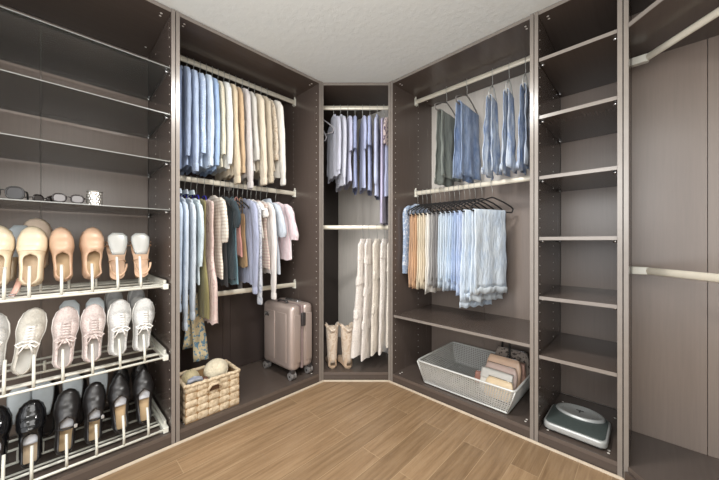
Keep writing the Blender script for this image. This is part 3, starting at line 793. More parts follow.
# ---- suitcase bay, middle rail
BLUEH, BLK, GRYH = (44, 40, 150), (40, 38, 38), (120, 116, 112)
dn = [  # y, look, rgb, pat, rgb2, body, sleeve, collar, noun, hanger, low
 (0.512, 'light blue long-sleeved shirt', (198, 215, 236), None, None, .62, .62, 1, 'shirt', BLUEH, None),
 (0.550, 'pale blue long-sleeved shirt', (210, 222, 236), None, None, .64, .74, 1, 'shirt', BLUEH, None),
 (0.588, 'blue grey long-sleeved shirt', (202, 212, 222), None, None, .62, .68, 1, 'shirt', BLUEH, None),
 (0.624, 'pale aqua shirt with rolled sleeves', (210, 224, 230), None, None, .58, .40, 1, 'shirt', BLUEH, None),
 (0.660, 'olive green dress', (136, 128, 88), None, None, .80, 0, 0, 'dress', BLUEH, (.735, .125, .085)),
 (0.706, 'long pale pink printed dress', (226, 204, 196), 'floral', (202, 176, 170), .84, 0, 0, 'dress', BLUEH, (.735, .125, .09)),
 (0.762, 'cream striped top with short sleeves', (232, 224, 212), 'stripes', (206, 194, 180), .56, .30, 0, 'top', (210, 205, 195), None),
 (0.808, 'charcoal sleeveless top', (62, 62, 64), None, None, .62, 0, 0, 'top', BLK, None),
 (0.842, 'black and teal top', (54, 66, 72), None, None, .58, .20, 0, 'top', BLK, None),
 (0.874, 'teal blue sleeveless top', (112, 142, 152), None, None, .62, 0, 0, 'top', BLK, None),
 (0.904, 'coral pink sleeveless top', (208, 152, 142), None, None, .42, 0, 0, 'top', BLK, None),
 (0.936, 'mustard brown sleeveless top', (160, 132, 98), None, None, .50, 0, 0, 'top', BLK, None),
 (0.973, 'long-sleeved periwinkle blue top', (172, 178, 202), None, None, .62, .62, 0, 'top', BLK, None),
 (1.008, 'light grey patterned top', (196, 198, 204), 'floral', (150, 156, 170), .62, .70, 0, 'top', BLK, None),
 (1.038, 'white frilled camisole', (240, 236, 230), None, None, .30, .12, 0, 'camisole', WH, None),
 (1.080, 'beige striped top', (220, 206, 194), 'stripes', (196, 170, 164), .52, 0, 0, 'top', BLK, None),
 (1.116, 'white blouse with long bell sleeve', (232, 226, 222), None, None, .56, .68, 0, 'blouse', BLK, None),
 (1.168, 'pale blue grey short-sleeved top', (198, 206, 216), None, None, .56, .26, 1, 'top', BLK, None),
 (1.248, 'white and pink short-sleeved blouse', (238, 230, 232), 'pinstripes', (228, 194, 202), .46, .28, 0, 'blouse', (225, 222, 216), None),
]
for i, (y, look, rgb, pat, r2, bl, sl, co, noun, hg, low) in enumerate(dn):
    m = cloth(rgb, pat, r2); o = '%s %s' % (ORD[i], A2)
    last = i >= 17; tk = hg == BLK and not sl and i not in (15,)
    top(noun, '%s, %s' % (look, o), noun, (RX, y, RZ2), .10 if i == 18 else rnd.uniform(-.012, .012), m, bl, .0122 if i < 17 else .02, (.125 if tk else (.172, .160, .168, .176, .165, .172)[i % 6]), sl, m if sl > .5 else None, m if co else None,
        group='tops and dresses on the middle rail', r1=.030 if sl > .35 else .044, r0=.046, fwd=.0 if sl > .35 else .012, low=low, waist=.12 if noun == 'top' else 0, amp=.003, tvb=(1.15 if i not in (4, 5) else (1.3, 2.0)[i-4]), neck=(.098 if i < 6 else None), tank=tk, vb=(i-3)*.002)
    nm = {BLUEH: 'royal blue', BLK: 'black', WH: 'white'}.get(hg, 'cream')
    hanger('%s hanger inside the %s, %s on middle rail' % (nm, look, ORD[i]), (RX, y, RZ2), .10 if i == 18 else 0, hg, bar=False, hw=(.185 if tk else .085), rough=.9, group='hangers on the middle rail')

# patterned scarf hanging from the lowest rail into the woven basket
m_sc = cloth((222, 206, 170), 'floral', (112, 150, 176))
t = thing('scarf', 'cream and blue floral scarf draped over the low rail above the woven basket', 'scarf', (RX, .655, RZ3))
r = random.Random(5); rows = []
prof = [(-.016, -.34+.034*i, 1-i/10) for i in range(11)]+[(-.010, .018, 0), (0, .0235, 0), (.010, .018, 0)]+[(.016+.010*max(0, i-4), -.046*i, i/9) for i in range(10)]
for x, zz, f in prof:
    sh = (-.030*f) if x < 0 else .018*f
    x -= .003 if x > .012 else 0
    rows.append([(x+.006*f*math.sin(6*c+zz*6)*(1 if x > 0 else .2), (.034+.012*f)*c+sh+.004*f*math.sin(zz*19), zz) for c in [-1+2*j/16 for j in range(17)]])
MB().loft(rows, False).build('scarf_cloth', m_sc, t, True, solid=.003)

# ---- corner, upper rail
CA = math.atan2(-.716, .698)          # towards the room
RDIR = Vector((.716, .698, 0)); CM = Vector((-1.7525, 1.7525, 0))
def cpos(px, z, off=0.):
    X = (px-359.5)/296*2.46
    return (X*.7164-.698*(2.46)+.698*off, X*.698+.716*(2.46)-.716*off, z)
CZ1, CZ2 = 2.222, 1.222
t_h = 'in the boot corner'
def corner_rod_x(px):
    # points on the corner rail, by distance along it
    p = Vector((-2.035, 1.477, 0)); q = Vector((-1.470, 2.028, 0)); d = q-p
    return tuple((p+d*((px-321)/(391-321)))[:2])
sc = [ # fraction px, look, rgb, pat, rgb2, length, sleeve, yaw
 (339.5, 'grey blue scrub coat', (190, 192, 206), None, None, .50, .44, .34),
 (344.5, 'pale grey scrub coat', (198, 200, 212), None, None, .58, .50, .26),
 (350, 'grey lilac scrub top', (184, 186, 208), None, None, .56, .30, .18),
 (355.5, 'steel blue scrub top', (152, 162, 196), None, None, .60, .28, .02),
 (361, 'light periwinkle scrub top', (176, 184, 214), None, None, .60, .28, .10),
 (366.5, 'mid periwinkle scrub top', (166, 176, 210), None, None, .62, .26, -.06),
 (372, 'large pale blue lab coat', (188, 196, 222), None, None, .66, .55, -.14),
 (377, 'long lilac tunic', (196, 190, 216), None, None, .88, .0, -.24),
 (381.5, 'dusty blue scrub top with patterned sleeve', (168, 174, 204), None, None, .66, .24, -.34)]
for i, (px, look, rgb, pat, r2, bl, sl, yw) in enumerate(sc):
    x, y = corner_rod_x(px); m = cloth(rgb, pat, r2)
    sm = cloth((196, 180, 176), 'floral', (84, 70, 92)) if i == 8 else None
    noun = 'coat' if 'coat' in look else ('tunic' if 'tunic' in look else 'scrub top')
    top(noun.replace(' ', '_'), '%s, %s from the empty hangers, corner top rail' % (look, ORD[i]), noun, (x, y, CZ1), CA+yw, m, bl, .0150, .158 if i < 6 else .135, sl, None, m if 'coat' in look else None,
        group='scrubs in the corner', r1=.046 if sl < .35 else .034, r0=.05, fwd=.004 if sl < .35 else 0, amp=.004, tvb=1.2, flare=.03, stv=.98, smat=sm)
    hanger('pale hanger inside the %s in the boot corner' % look, (x, y, CZ1), CA+yw, (150, 146, 140), bar=False, hw=.080, group='hangers on the corner upper rail')
x, y = corner_rod_x(330)
eh1 = hanger('empty grey plastic hanger nearest the scrubs on the corner upper rail', (x, y, CZ1), .10, (150, 148, 152), bar=True, hw=.15, group='empty grey hangers', drop=.10)
x, y = corner_rod_x(325.5)
eh2 = hanger('empty grey hanger beside the unit side on the corner upper rail', (x, y, CZ1), .02, (120, 118, 122), bar=True, hw=.15, group='empty grey hangers', drop=.17)

for e in (eh1, eh2):
    for c in e.children:
        if c.name.startswith('hook'): c.scale = (1.45, 1, 1)

# ---- corner, lower rail: dresses
dr = [(361.5, 'white ruffled dress nearest the boots', (244, 236, 228), .98, (.13, .34, .62), .06, -.40),
      (366., 'cream tiered dress with three flounces', (244, 236, 228), 1.00, (.16, .42, .7), .07, -.40),
      (372., 'ivory tiered lace dress', (238, 229, 216), .96, (.3, .6), .05, -.40),
      (377.5, 'white crinkled maxi dress', (242, 235, 228), .95, (.12,), .06, -.40),
      (382.5, 'cream dress hanging against the mesh basket bay', (236, 227, 215), .90, (.25,), .05, -.40)]
for i, (px, look, rgb, bl, rf, fl, yw) in enumerate(dr):
    x, y = corner_rod_x(px)
    m = cloth(rgb, 'lace', tuple(int(v*.86) for v in rgb))
    top('dress', look+', corner lower rail', 'dress', (x, y, CZ2), CA+yw, m, bl-.035, .0165, .098, 0, None, None, group='white dresses in the corner', flare=fl, waist=.2, ruffle=rf, amp=.0055, tvb=2.5 if i == 0 else 1.3, vb=-.03 if i == 0 else 0.)
    hanger('thin hanger inside the %s' % look.split(' nearest')[0].split(' hanging')[0], (x, y, CZ2), CA+yw, (214, 208, 198), bar=False, hw=.06, group='hangers on the corner lower rail', drop=.05)

# ---- mesh basket bay, upper rail
B1 = "on the basket bay's top rail"
RR = -PI/2
dj = cloth((166, 184, 212), 'denim', (122, 144, 182)); lj = cloth((222, 231, 242), 'denim', (150, 172, 208)); lj2 = cloth((210, 221, 237), 'denim', (132, 156, 196))
gt = cloth((136, 142, 136))
ur = [(-1.135, 'grey green folded trousers', gt, .54, .50, .150, GRYH, .02, gt, -.022, 'trousers'),
      (-.970, 'mid blue folded jeans', dj, .53, .51, .165, GRYH, .02, None, -.010, 'jeans'),
      (-.785, 'light blue frayed jeans', lj, .53, .51, .072, (190, 190, 186), .1, lj, .018, 'jeans'),
      (-.675, 'pale washed jeans', lj, .53, .51, .072, (196, 196, 190), .1, lj, .018, 'jeans'),
      (-.575, 'blue jeans against the shelf tower', lj2, .53, .51, .072, (196, 196, 190), .1, lj2, .018, 'jeans')]
for i, (x, look, m, lf, lb, w, hg, yw, bd, u0, noun) in enumerate(ur):
    drape(noun, '%s, %s from the corner %s' % (look, ORD[i], B1), noun, (x, RY, RZ1), RR+yw, m, lf, lb, w, group='jeans and trousers on the top rail', band=bd, u0=u0, amp=.011, gap=.017, wl=w*(1.9 if w < .1 else 1.12), bar=-.204)
    hanger('%s hanger holding the %s' % ('grey' if hg == GRYH else 'clear', look.replace(' against the shelf tower', ' beside the tower')), (x, RY, RZ1), RR+yw, hg, True, hw=(.19 if hg == GRYH else .10), group='hangers over the jeans', drop=.07)

# ---- mesh basket bay, middle rail
B2 = "from the corner on the basket bay's lower rail"
lr = [(-1.4030, 'blue printed blouse', (150, 168, 194), 'floral', (206, 212, 220), .70, .12),
      (-1.3530, 'peach trousers', (210, 172, 140), None, None, 0.58, .13),
      (-1.3125, 'tan trousers', (206, 166, 130), None, None, 0.59, .13),
      (-1.2720, 'cream folded trousers', (226, 214, 190), None, None, 0.59, .13),
      (-1.2315, 'beige shorts', (222, 208, 184), None, None, 0.58, .13),
      (-1.1910, 'white frayed jeans', (240, 236, 228), None, None, 0.61, .13),
      (-1.1505, 'light grey trousers', (170, 168, 166), None, None, 0.56, .13),
      (-1.1100, 'mid grey trousers', (136, 134, 134), None, None, 0.56, .13),
      (-1.0695, 'very pale blue jeans', (208, 220, 230), 'denim', (186, 202, 218), 0.56, .13),
      (-1.0290, 'bleached frayed jeans', (204, 216, 228), 'denim', (176, 194, 214), 0.58, .13),
      (-0.9885, 'ice blue jeans', (194, 210, 228), 'denim', (166, 188, 214), 0.56, .13),
      (-0.9480, 'mid blue jeans', (176, 194, 222), 'denim', (142, 164, 204), 0.57, .135),
      (-0.9075, 'longer cornflower blue jeans', (188, 203, 230), 'denim', (152, 174, 212), 0.60, .135),
      (-0.8590, 'wide light blue jeans', (216, 227, 238), 'denim', (188, 204, 222), 0.64, .14),
      (-0.7860, 'palest blue jeans with turned-up cuff', (218, 228, 237), 'denim', (194, 208, 224), 0.59, .14)]
for i, (x, look, rgb, pat, r2, ln, w) in enumerate(lr):
    m = cloth(rgb, pat, r2); big = i >= 13; yw = -.06-.026*i
    lab = '%s, %s %s' % (look, ORD[i], B2)
    if i == 0:
        top('blouse', lab, 'blouse', (x, RY, RZ2), RR, m, .50, .013, .17, .55, None, None, group='blouse on the lower rail', r1=.03, r0=.04)
        hanger('black hanger inside the blue printed blouse', (x, RY, RZ2), RR, BLK, bar=False, hw=.10, group='black hangers on the lower rail')
        continue
    noun = 'jeans' if 'jeans' in look else ('shorts' if 'shorts' in look else 'trousers')
    drape(noun, lab, noun, (x, RY, RZ2), RR+yw, m, ln, ln*.9, w, group='folded trousers on the lower rail', u0=.03, amp=.0026 if not big else .0048, gap=.0085 if not big else .0125,
          hem=(m if i == 13 else (cloth((206, 214, 220)) if i == 14 else None)), wl=w*1.08, bar=-.200)
    hanger('black slim hanger holding the %s' % look, (x, RY, RZ2), RR+yw, BLK, True, hw=.195, group='black hangers on the lower rail', drop=.066)
# ------------------------------------------------------------------ floor level of the suitcase bay
FZ = .0712
def suitcase():
    t = thing('suitcase', 'champagne pink hard-shell cabin suitcase standing at the far end of its bay', 'suitcase', (-2.075, 1.300, FZ), math.radians(4))
    m, nt, b = new_mat('champagne_shell'); b.inputs['Metallic'].default_value = .35; b.inputs['Roughness'].default_value = .30
    b.inputs['Base Color'].default_value = (*lin((180, 164, 156)), 1)
    w, d, z0, z1 = .195, .108, .064, .552
    def half(y0, y1):
        mb = MB(); n = 5
        # rounded slab with raised vertical panels
        mb.rbox(-w, w, y0, y1, z0, z1, .045 if abs(y1-y0) > .09 else .03, rz=.035)
        return mb
    half(-d, -.006).build('shell_half', m, t, True, angle=.9)
    half(.006, d).build('shell_half', m, t, True, angle=.9)
    zipm = plain((150, 132, 130), .5, .2, 'zip_tape')
    MB().rbox(-w+.004, w-.004, -.010, .010, z0+.004, z1-.004, .009, rz=.008).build('zip_band', zipm, t)
    for sgy, yy in ((-1, -d), (1, d)):
        mb = MB()
        for x in (-.075, .075):
            mb.rbox(x-.058, x+.058, min(yy-sgy*.004, yy+sgy*.0035), max(yy-sgy*.004, yy+sgy*.0035), z0+.06, z1-.06, .0035, rz=.003)
        mb.build('raised_rib', m, t, True, angle=.9)
    mb = MB()
    for yy in (-.055, .055):
        mb.rbox(w-.003, w+.004, yy-.030, yy+.030, z0+.06, z1-.07, .0035, rz=.003)
    mb.build('raised_rib', m, t, True, angle=.9)
    dk = plain((66, 62, 62), .4, .2, 'suitcase_trim')
    MB().tube([(-.06, -.045, z1), (-.05, -.045, z1+.016), (.05, -.045, z1+.016), (.06, -.045, z1)], .007, 8, flat=1.6).build('top_handle', dk, t, True)
    MB().rbox(-.085, .085, .03, .075, z1-.004, z1+.010, .012).build('telescopic_handle', CHROME, t, True, angle=.9)
    MB().rbox(w-.006, w+.012, -.018, .018, z1-.16, z1-.06, .006).build('zip_lock', dk, t, True, angle=.9)
    for x in (-.165, .165):
        for yy in (-.080, .080):
            h = MB().rbox(x-.020, x+.020, yy-.018, yy+.018, z0-.020, z0+.012, .008).build('wheel_housing', dk, t, True, angle=.9)
            mb = MB()
            for q in (-.013, .013):
                mb.tube([(x, yy+q-.009, .0285), (x, yy+q+.009, .0285)], .0280, 16)
            mb.build('wheel', plain((126, 122, 120), .45, 0, 'wheel_rubber'), h, True, angle=.9)
            mb = MB(); mb.tube([(x, yy-.024, .0285), (x, yy+.024, .0285)], .010, 12); mb.build('hub', CHROME, h, True, angle=.9)
    MB().rbox(-.15, -.09, -d-.0045, -d-.003, z1-.11, z1-.08, .002).build('badge', CHROME, t)
suitcase()

def woven_basket():
    t = thing('basket', 'square woven straw basket full of hats, in the bay beside the shoe cabinet', 'basket', (-1.9735, .662, FZ), 0)
    hx, hy, h = .108, .153, .208
    m, nt, b = new_mat('water_hyacinth')
    n = N(nt, 'ShaderNodeTexNoise', i_Scale=60., i_Detail=4.)
    nt.links.new(coords(nt, (1, 1, 1.)), n.inputs['Vector'])
    col = ramp(nt, n.outputs['Fac'], [(.3, lin((172, 150, 120))), (.55, lin((208, 189, 160))), (.75, lin((224, 209, 184)))])
    nt.links.new(col, b.inputs['Base Color']); b.inputs['Roughness'].default_value = .75
    bp = N(nt, 'ShaderNodeBump', i_Strength=.4, i_Distance=.003); nt.links.new(n.outputs['Fac'], bp.inputs['Height']); nt.links.new(bp.outputs['Normal'], b.inputs['Normal'])
    def wall(o, du, n, L, cu):
        """woven cells: pillow bulges, turned alternately"""
        mb = MB(); o = Vector(o); du = Vector(du); n = Vector(n); rows = 5; cw = L/cu; ch = h/rows; q = 6
        for i in range(cu):
            for j in range(rows):
                if rows-2 == j and abs(i-(cu-1)/2) < .6 and hole: continue
                vert = (i+j) % 2
                vs = []
                for a in range(q+1):
                    for c in range(q+1):
                        ua, vc = a/q, c/q
                        f = math.sin(PI*ua)**.6 if vert else math.sin(PI*vc)**.6
                        g = 1-.55*abs(2*(vc if vert else ua)-1)**2.2
                        rib = .0012*math.cos((ua if vert else vc)*6*PI)
                        vs.append(o+du*((i+ua)*cw)+Vector((0, 0, (j+vc)*ch))+n*(-.002+.009*f*g+rib))
                mb.add(vs, [(a*(q+1)+c, (a+1)*(q+1)+c, (a+1)*(q+1)+c+1, a*(q+1)+c+1) for a in range(q) for c in range(q)])
        return mb
    hole = False
    wall((hx, -hy, .002), (0, 1, 0), (1, 0, 0), 2*hy, 5).build('woven_side', m, t, True)
    hole = False
    wall((-hx, -hy, .002), (0, 1, 0), (-1, 0, 0), 2*hy, 5).build('woven_side', m, t, True)
    wall((-hx, -hy, .002), (1, 0, 0), (0, -1, 0), 2*hx, 4).build('woven_side', m, t, True)
    wall((-hx, hy, .002), (1, 0, 0), (0, 1, 0), 2*hx, 4).build('woven_side', m, t, True)
    inn = plain((150, 118, 80), .8, 0, 'basket_lining')
    mb = MB(); e = .006
    for x0, x1, y0, y1 in ((-hx, hx, -hy, -hy+e), (-hx, hx, hy-e, hy), (-hx, -hx+e, -hy+e, hy-e), (hx-e, hx, -hy+e, hy-e)):
        mb.box(x0, x1, y0, y1, .004, h)
    mb.box(-hx, hx, -hy, hy, .0, .004); mb.build('lining', inn, t)
    mb = MB(); rr = .011
    pts = [(hx, -hy), (hx, hy), (-hx, hy), (-hx, -hy)]
    for k in range(4):
        (a, b_), (c, d) = pts[k], pts[(k+1) % 4]; pp = []
        for i in range(25):
            s = i/24; pp.append((a+(c-a)*s+.0015*math.sin(i*2.1), b_+(d-b_)*s+.0015*math.cos(i*2.1), h+.002+.002*math.sin(i*1.7)))
        mb.tube(pp, [rr*(1+.14*math.sin(i*2.4)) for i in range(25)], 8)
    mb.build('rim', m, t, True)
    dk = plain((84, 56, 34), .8, 0, 'handle_shade')
    mb = MB(); mb.tube([(hx+.006, -.034, .150), (hx+.020, -.036, .168), (hx+.022, -.018, .188), (hx+.022, .018, .188), (hx+.020, .036, .168), (hx+.006, .034, .150)], .0085, 8); mb.build('handle', m, t, True)
    MB().rbox(hx+.0085, hx+.0125, -.028, .028, .148, .180, .0018).build('handle_hole_shade', dk, t)  # dark plate painted in for the shaded hole; the wall stays closed
    return t
woven_basket()
def cap_hat(label, loc, rot, rgb, r=.08, h=.085, brim=.05, brim_rgb=None, pat=None):
    mw = Matrix.Translation(loc) @ Matrix.Rotation(rot[2], 4, 'Z') @ Matrix.Rotation(rot[1], 4, 'Y') @ Matrix.Rotation(rot[0], 4, 'X')
    t = thing('cap', label, 'hat', mat=mw, group='hats in the woven basket')
    m = cloth(rgb, pat)
    prof = [(r*math.cos(PI/2*i/10), h*math.sin(PI/2*i/10)) for i in range(10)]+[(.004, h*.998), (.0, h)]
    MB().lathe(prof, 28).build('crown', m, t, True)
    mb = MB(); rows = []
    for q in (0., .25, .5, .75, 1.):
        rows.append([((r-.002+brim*q*max(.12, math.cos(a)))*math.cos(a), (r-.002+brim*q*max(.12, math.cos(a)*.5))*math.sin(a), .003-.010*q*abs(math.sin(a))) for a in [-PI+2*PI*j/40 for j in range(40)]])
    mb.loft(rows, True); mb.build('brim', cloth(brim_rgb or rgb), t, True, solid=.004)
    MB().lathe([(.006, h-.001), (.005, h+.003), (.001, h+.004)], 12).build('button', m, t, True)
cap_hat('cream baseball cap tipped on its side atop the woven basket', (-1.975, .712, .285), (.20, .85, -.45), (226, 214, 188), .070, .062, .022)
cap_hat('olive tan cap at the shoe cabinet end of the woven basket', (-2.000, .572, .262), (.1, .2, .5), (196, 182, 146), .052, .060, .020)
t = thing('scarf', 'grey blue rolled scarf at the front rim of the woven basket', 'scarf', (-1.915, .570, .270))
MB().tube([(.0, -.036, .0), (.002, -.026, .018), (.004, 0, .026), (.002, .03, .016), (-.006, .048, -.012)], [.010, .015, .017, .016, .010], 10).build('roll', cloth((170, 172, 180), 'stripes', (140, 144, 158)), t, True)
t = thing('pouch', 'dark reddish brown leather pouch between the caps in the woven basket', 'pouch', (-1.925, .630, .215))
MB().rbox(-.020, .020, -.018, .018, 0, .068, .012, rz=.01).build('body', leather((92, 54, 42)), t, True, angle=.9)
MB().rbox(-.021, .021, -.019, .019, .046, .060, .012, rz=.004).build('flap', leather((76, 42, 34)), t, True, angle=.9)

# ------------------------------------------------------------------ boots in the corner
def boot(label, x, y, yaw):
    t = thing('cowboy_boot', label, 'boot', (x, y, FZ+.0), yaw, 'pair of beige boots')
    m = cloth((222, 206, 188), 'floral', (196, 174, 152)); p = leather((204, 178, 152)); hl = leather((194, 168, 142))
    # local +x is the toe
    rings = []; n = 24
    secs = [(.045, -.005, .042, .034), (.075, -.004, .043, .036), (.11, .0, .043, .038), (.16, .002, .043, .041), (.22, .002, .047, .045), (.28, .0, .052, .048), (.325, .0, .055, .050)]
    for z, cx, rx, ry in secs:
        rings.append([(cx+rx*math.cos(a), ry*math.sin(a), z) for a in [2*PI*j/n for j in range(n)]])
    rings.append([(.057*math.cos(a), .052*math.sin(a), .362-.066*(abs(math.cos(a))**4)) for a in [2*PI*j/n for j in range(n)]])
    MB().loft(rings, True).build('shaft', m, t, True, solid=.004)
    mb = MB(); rr = []
    for x0, w, h in ((-.046, .020, .085), (-.036, .034, .095), (-.010, .036, .098), (.03, .035, .092), (.06, .038, .068), (.10, .042, .052), (.14, .038, .044), (.175, .026, .036), (.198, .012, .028), (.205, .004, .022)):
        rr.append([(x0, w*math.copysign(abs(math.cos(a))**.8, math.cos(a)), .022+(h-.022)*math.sin(a)**.7) for a in [PI*j/12 for j in range(13)]])
    mb.loft(rr, False); mb.build('foot', p, t, True)
    rs = lambda z, k: [(x0, w*k, z) for x0, w in ((-.05, .018), (-.03, .034), (.0, .034), (.05, .034), (.10, .043), (.15, .037), (.19, .02), (.212, .004))]+[(x0, -w*k, z) for x0, w in reversed(((-.05, .018), (-.03, .034), (.0, .034), (.05, .034), (.10, .043), (.15, .037), (.19, .02), (.212, .004)))]
    MB().loft([rs(.012, 1.), rs(.022, 1.04)], True, True, True).build('sole', hl, t)
    MB().loft([[(-.015+k*.032*math.cos(a), k*.028*math.sin(a), z) for a in [2*PI*j/14 for j in range(14)]] for z, k in ((.0, .92), (.0115, 1.0))], True, True, True).build('heel', hl, t, True, angle=.9)
    for sg in (1, -1):
        MB().tube([(0, sg*.056, .335), (0, sg*.060, .352), (0, sg*.056, .350), (0, sg*.054, .335)], .003, 6, flat=2.).build('pull_strap', p, t, True)
    return t
boot('beige cowboy boot standing nearest the suitcase bay side', -1.872, 1.596, CA+PI+.20)
boot('beige cowboy boot standing next to the white dresses', -1.780, 1.678, CA+PI+.40)

# ------------------------------------------------------------------ mesh basket and bags
def mesh_basket():
    t = thing('mesh_basket', 'grey perforated metal pull-out basket on the bay floor, bags inside', 'basket', (0, 0, 0))
    m = plain((206, 206, 202), .35, .2, 'mesh_enamel', var=.03)
    B = [(-1.172, 1.880), (-.600, 1.880), (-.600, 2.365), (-1.172, 2.365)]
    T = [(-1.208, 1.845), (-.548, 1.845), (-.548, 2.395), (-1.208, 2.395)]
    zb, zt = FZ+.012, .232
    def net(p00, p10, p11, p01, nu, nv, name):
        mb = MB(); P = [Vector(p) for p in (p00, p10, p11, p01)]
        nrm = (P[1]-P[0]).cross(P[3]-P[0]).normalized()*.0008
        f = lambda u, v: P[0]*(1-u)*(1-v)+P[1]*u*(1-v)+P[2]*u*v+P[3]*(1-u)*v
        def strip(a, b_, w):
            d = (b_-a).normalized().cross(nrm).normalized()*w
            q = [a-d, a+d, b_+d, b_-d]
            mb.add([v-nrm for v in q]+[v+nrm for v in q], [(0, 1, 2, 3), (7, 6, 5, 4), (0, 4, 5, 1), (1, 5, 6, 2), (2, 6, 7, 3), (3, 7, 4, 0)])
        for i in range(nu+1): strip(f(i/nu, 0), f(i/nu, 1), .0030)
        for j in range(nv+1): strip(f(0, j/nv), f(1, j/nv), .0030)
        mb.build(name, m, t)
    b3 = [(x, y, zb) for x, y in B]; t3 = [(x, y, zt) for x, y in T]
    for k, nu in ((0, 42), (1, 34), (2, 42), (3, 34)):
        k2 = (k+1) % 4
        net(b3[k], b3[k2], t3[k2], t3[k], nu, 11, 'mesh_side')
    net(b3[0], b3[1], b3[2], b3[3], 42, 34, 'mesh_floor')
    def loop(P, z, r, nm, rad=.03):
        pts = []
        for k in range(4):
            a = Vector((*P[k-1], z)); b_ = Vector((*P[k], z)); c = Vector((*P[(k+1) % 4], z))
            d1 = (a-b_).normalized(); d2 = (c-b_).normalized()
            for s in range(6):
                q = s/5; pts.append(b_+d1*rad*(1-q)**2+d2*rad*q**2)
        pts.append(pts[0]); pts.append(pts[1])
        MB().tube(pts, r, 8).build(nm, m, t, True)
    loop(T, zt+.003, .0075, 'rim'); loop(B, zb-.004, .005, 'base_wire', .012)
    for (bx, by), (tx, ty) in zip(B, T): MB().tube([(bx, by, zb), (tx, ty, zt)], .004, 8).build('corner_wire', m, t, True)
    for x in (-1.10, -.67):
        for y in (1.93, 2.31):
            MB().lathe([(.010, 0.), (.012, .004), (.008, .009)], 12, c=(x, y, FZ)).build('foot', m, t, True)
mesh_basket()
def bag(name, label, loc, size, rot, mat, r=.02, flapm=None, strap=None, cat='bag'):
    sx, sy, sz = size
    mw = Matrix.Translation(loc) @ Matrix.Rotation(rot[2], 4, 'Z') @ Matrix.Rotation(rot[1], 4, 'Y') @ Matrix.Rotation(rot[0], 4, 'X')
    t = thing(name, label, cat, mat=mw, group='bags in the mesh basket')
    n = 7; rings = []
    for i in range(n+1):
        s = i/n; k = 1-.18*abs(2*s-1)**3; kk = .35+.65*math.sin(PI*(.08+.84*s))**.6
        ring = []
        for j in range(28):
            a = 2*PI*j/28; c, q = math.cos(a), math.sin(a)
            ring.append((sx/2*k*math.copysign(abs(c)**.35, c), sy/2*kk*math.copysign(abs(q)**.6, q), sz*s))
        rings.append(ring)
    MB().loft(rings, True, True, True).build('body', mat, t, True)
    if flapm is not None:
        rows = []
        for i in range(8):
            s = i/7; zz = sz*(1.012-.50*s); y = -(sy/2+.003) if i > 0 else 0.
            rows.append([(sx/2*.98*c, y*(1-.10*c*c), zz+.05*sz*s*(abs(c)**2.5)) for c in [-1+2*j/14 for j in range(15)]])
        MB().loft(rows, False).build('flap', flapm, t, True, solid=.003)
        MB().disc((0, -sy/2-.007, sz*.58), (0, 1, 0), .006, 10, 0, .004).build('clasp', CHROME, t, True)
    else:
        MB().tube([(sx/2*.86*c, 0, sz+.001) for c in (-1, -.5, 0, .5, 1)], .0022, 6).build('zip', CHROME, t, True)
    if strap is not None:
        MB().tube([(-sx*.30, 0, sz*.95), (-sx*.27, -sy*.2, sz+.05), (-sx*.05, -sy*.35, sz+.052), (.0, -sy*.8, sz*.7), (.01, -sy*.8, sz*.35)], .006, 8, flat=1.5).build('strap', strap, t, True)
mot = cloth((176, 162, 150), 'floral', (84, 74, 70))
bz = FZ+.018
bag('handbag', 'mottled brown handbag with black strap at the back of the mesh basket', (-.715, 2.315, bz), (.24, .055, .225), (-.10, 0, -.06), mot, strap=plain((36, 32, 30), .6, 0, 'black_strap'), cat='handbag')
bag('handbag', 'rose tan handbag squeezed between mottled bag and peach clutch', (-.700, 2.232, bz), (.200, .036, .175), (-.16, 0, -.04), leather((196, 158, 140)), flapm=leather((186, 148, 132)), cat='handbag')
bag('clutch_bag', 'large peach clutch bag with dark zip edge in the mesh basket', (-.730, 2.160, bz), (.235, .044, .205), (-.28, 0, -.05), leather((226, 192, 164)), cat='clutch bag')
bag('pouch', 'pale pink soft pouch in front of the peach clutch bag', (-.730, 2.095, bz), (.22, .036, .170), (-.38, 0, -.05), leather((222, 196, 184)), cat='pouch')
bag('purse', 'white flap purse between the pink pouch and cream wallet', (-.735, 2.035, bz), (.21, .030, .150), (-.46, 0, -.05), leather((236, 230, 220)), flapm=leather((240, 236, 228)), cat='purse')
bag('wallet', 'cream long wallet at the front of the mesh basket bags', (-.700, 1.980, bz), (.175, .024, .125), (-.52, 0, -.05), leather((230, 206, 170)), cat='wallet')
bag('coin_purse', 'small reddish pink coin purse lying beside the peach clutch', (-.880, 2.120, bz), (.045, .04, .085), (0, .1, .4), leather((196, 140, 124)), cat='coin purse')

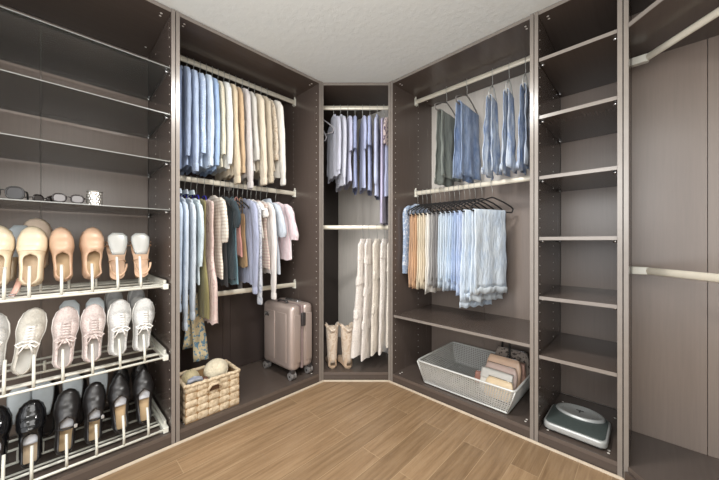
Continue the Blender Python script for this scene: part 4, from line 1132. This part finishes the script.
# ------------------------------------------------------------------ bathroom scale
def scale():
    t = thing('bathroom_scale', 'grey and black bathroom scale with round dial on the tower floor', 'bathroom scale', (-.280, 2.012, FZ), math.radians(0))
    body = plain((184, 186, 184), .35, .3, 'scale_enamel', var=.03); rub = plain((70, 78, 76), .55, 0, 'scale_mat', var=.1, scale=60, bump=.1)
    MB().rbox(-.138, .138, -.140, .120, .010, .046, .035, rz=.010).build('body', body, t, True, angle=.7)
    MB().rbox(-.128, .128, -.131, .112, .0463, .0505, .030, rz=.0018).build('foot_mat', rub, t, True, angle=.7)
    mb = MB(); mb.lathe([(.112, .0), (.116, .010), (.110, .020), (.098, .023), (.092, .019)], 40, c=(0, .080, .040), sy=.68); mb.build('dial_housing', body, t, True)
    face = plain((190, 186, 180), .4, 0, 'dial_face'); dk = plain((60, 58, 56), .5, 0, 'dial_mark')
    d = MB().lathe([(.0921, 0), (.0921, .003)], 36, c=(0, .080, .055), sy=.68).build('dial', face, t, True, angle=.7)
    mb = MB()
    for i in range(40):
        a = 2*PI*i/40; r0 = .080 if i % 4 else .074
        mb.tube([(r0*math.cos(a), .080+.68*r0*math.sin(a), .0586), (.087*math.cos(a), .080+.68*.087*math.sin(a), .0586)], .0008, 4)
    mb.build('dial_mark', dk, d)
    mb = MB(); mb.rbox(-.004, .004, .068, .100, .0583, .0605, .0018); mb.rbox(-.018, .018, .088, .098, .0583, .0600, .0018); mb.build('pointer', dk, d)
    for x in (-.105, .105):
        for y in (-.11, .09):
            MB().lathe([(.015, 0), (.017, .004), (.014, .0105)], 14, c=(x, y, 0)).build('foot', dk, t, True)
scale()

# ------------------------------------------------------------------ camera, light, look
cam = bpy.data.cameras.new('camera'); co = bpy.data.objects.new('camera', cam); LINK(co)
cam.sensor_width = 36.; cam.lens = 296/719*36; cam.shift_y = 1.5/719; cam.clip_start = .02
fw = Vector((-.698, .716, 0)).normalized(); rt = Vector((fw.y, -fw.x, 0)); upv = Vector((0, 0, 1))
co.matrix_world = Matrix(((rt.x, 0, -fw.x, 0), (rt.y, 0, -fw.y, 0), (0, 1, 0, 1.104), (0, 0, 0, 1)))
C.camera = co

def area(name, loc, rot, size, power, col=(1, 1, 1), shape='DISK', sy=None):
    l = bpy.data.lights.new(name, 'AREA'); l.shape = shape; l.size = size; l.energy = power; l.color = col
    if sy: l.size_y = sy
    o = bpy.data.objects.new(name, l); LINK(o); o.location = loc; o.rotation_euler = rot
    return o
area('ceiling_lamp', (-.85, .75, 2.30), (0, 0, 0), .32, 34, (1., .98, .95))
area('ceiling_lamp', (.1, -.7, 2.30), (0, 0, 0), .6, 18, (1., .98, .95))
area('fill_light', (.75, -1.25, 1.25), (math.radians(90), 0, math.radians(42)), 1.9, 28, (1., .99, .97), 'RECTANGLE', 2.0)  # unseen area fill added behind the camera to brighten the room
pl = bpy.data.lights.new('bounce_fill', 'POINT'); pl.energy = 38; pl.shadow_soft_size = .4; pl.color = (1., .99, .97)  # added point fill without a fixture, lifts the ceiling and bays
po = bpy.data.objects.new('bounce_fill', pl); LINK(po); po.location = (-.35, .10, 1.50)
w = bpy.data.worlds.new('room_light'); C.world = w; w.use_nodes = True
w.node_tree.nodes['Background'].inputs['Color'].default_value = (.95, .97, 1., 1)
w.node_tree.nodes['Background'].inputs['Strength'].default_value = 2.0
C.view_settings.view_transform = 'Standard'; C.view_settings.look = 'None'; C.view_settings.exposure = 0.; C.view_settings.gamma = 1.
C.cycles.use_denoising = True
C.cycles.max_bounces = 8; C.cycles.transparent_max_bounces = 16
C.cycles.caustics_reflective = False; C.cycles.caustics_refractive = False
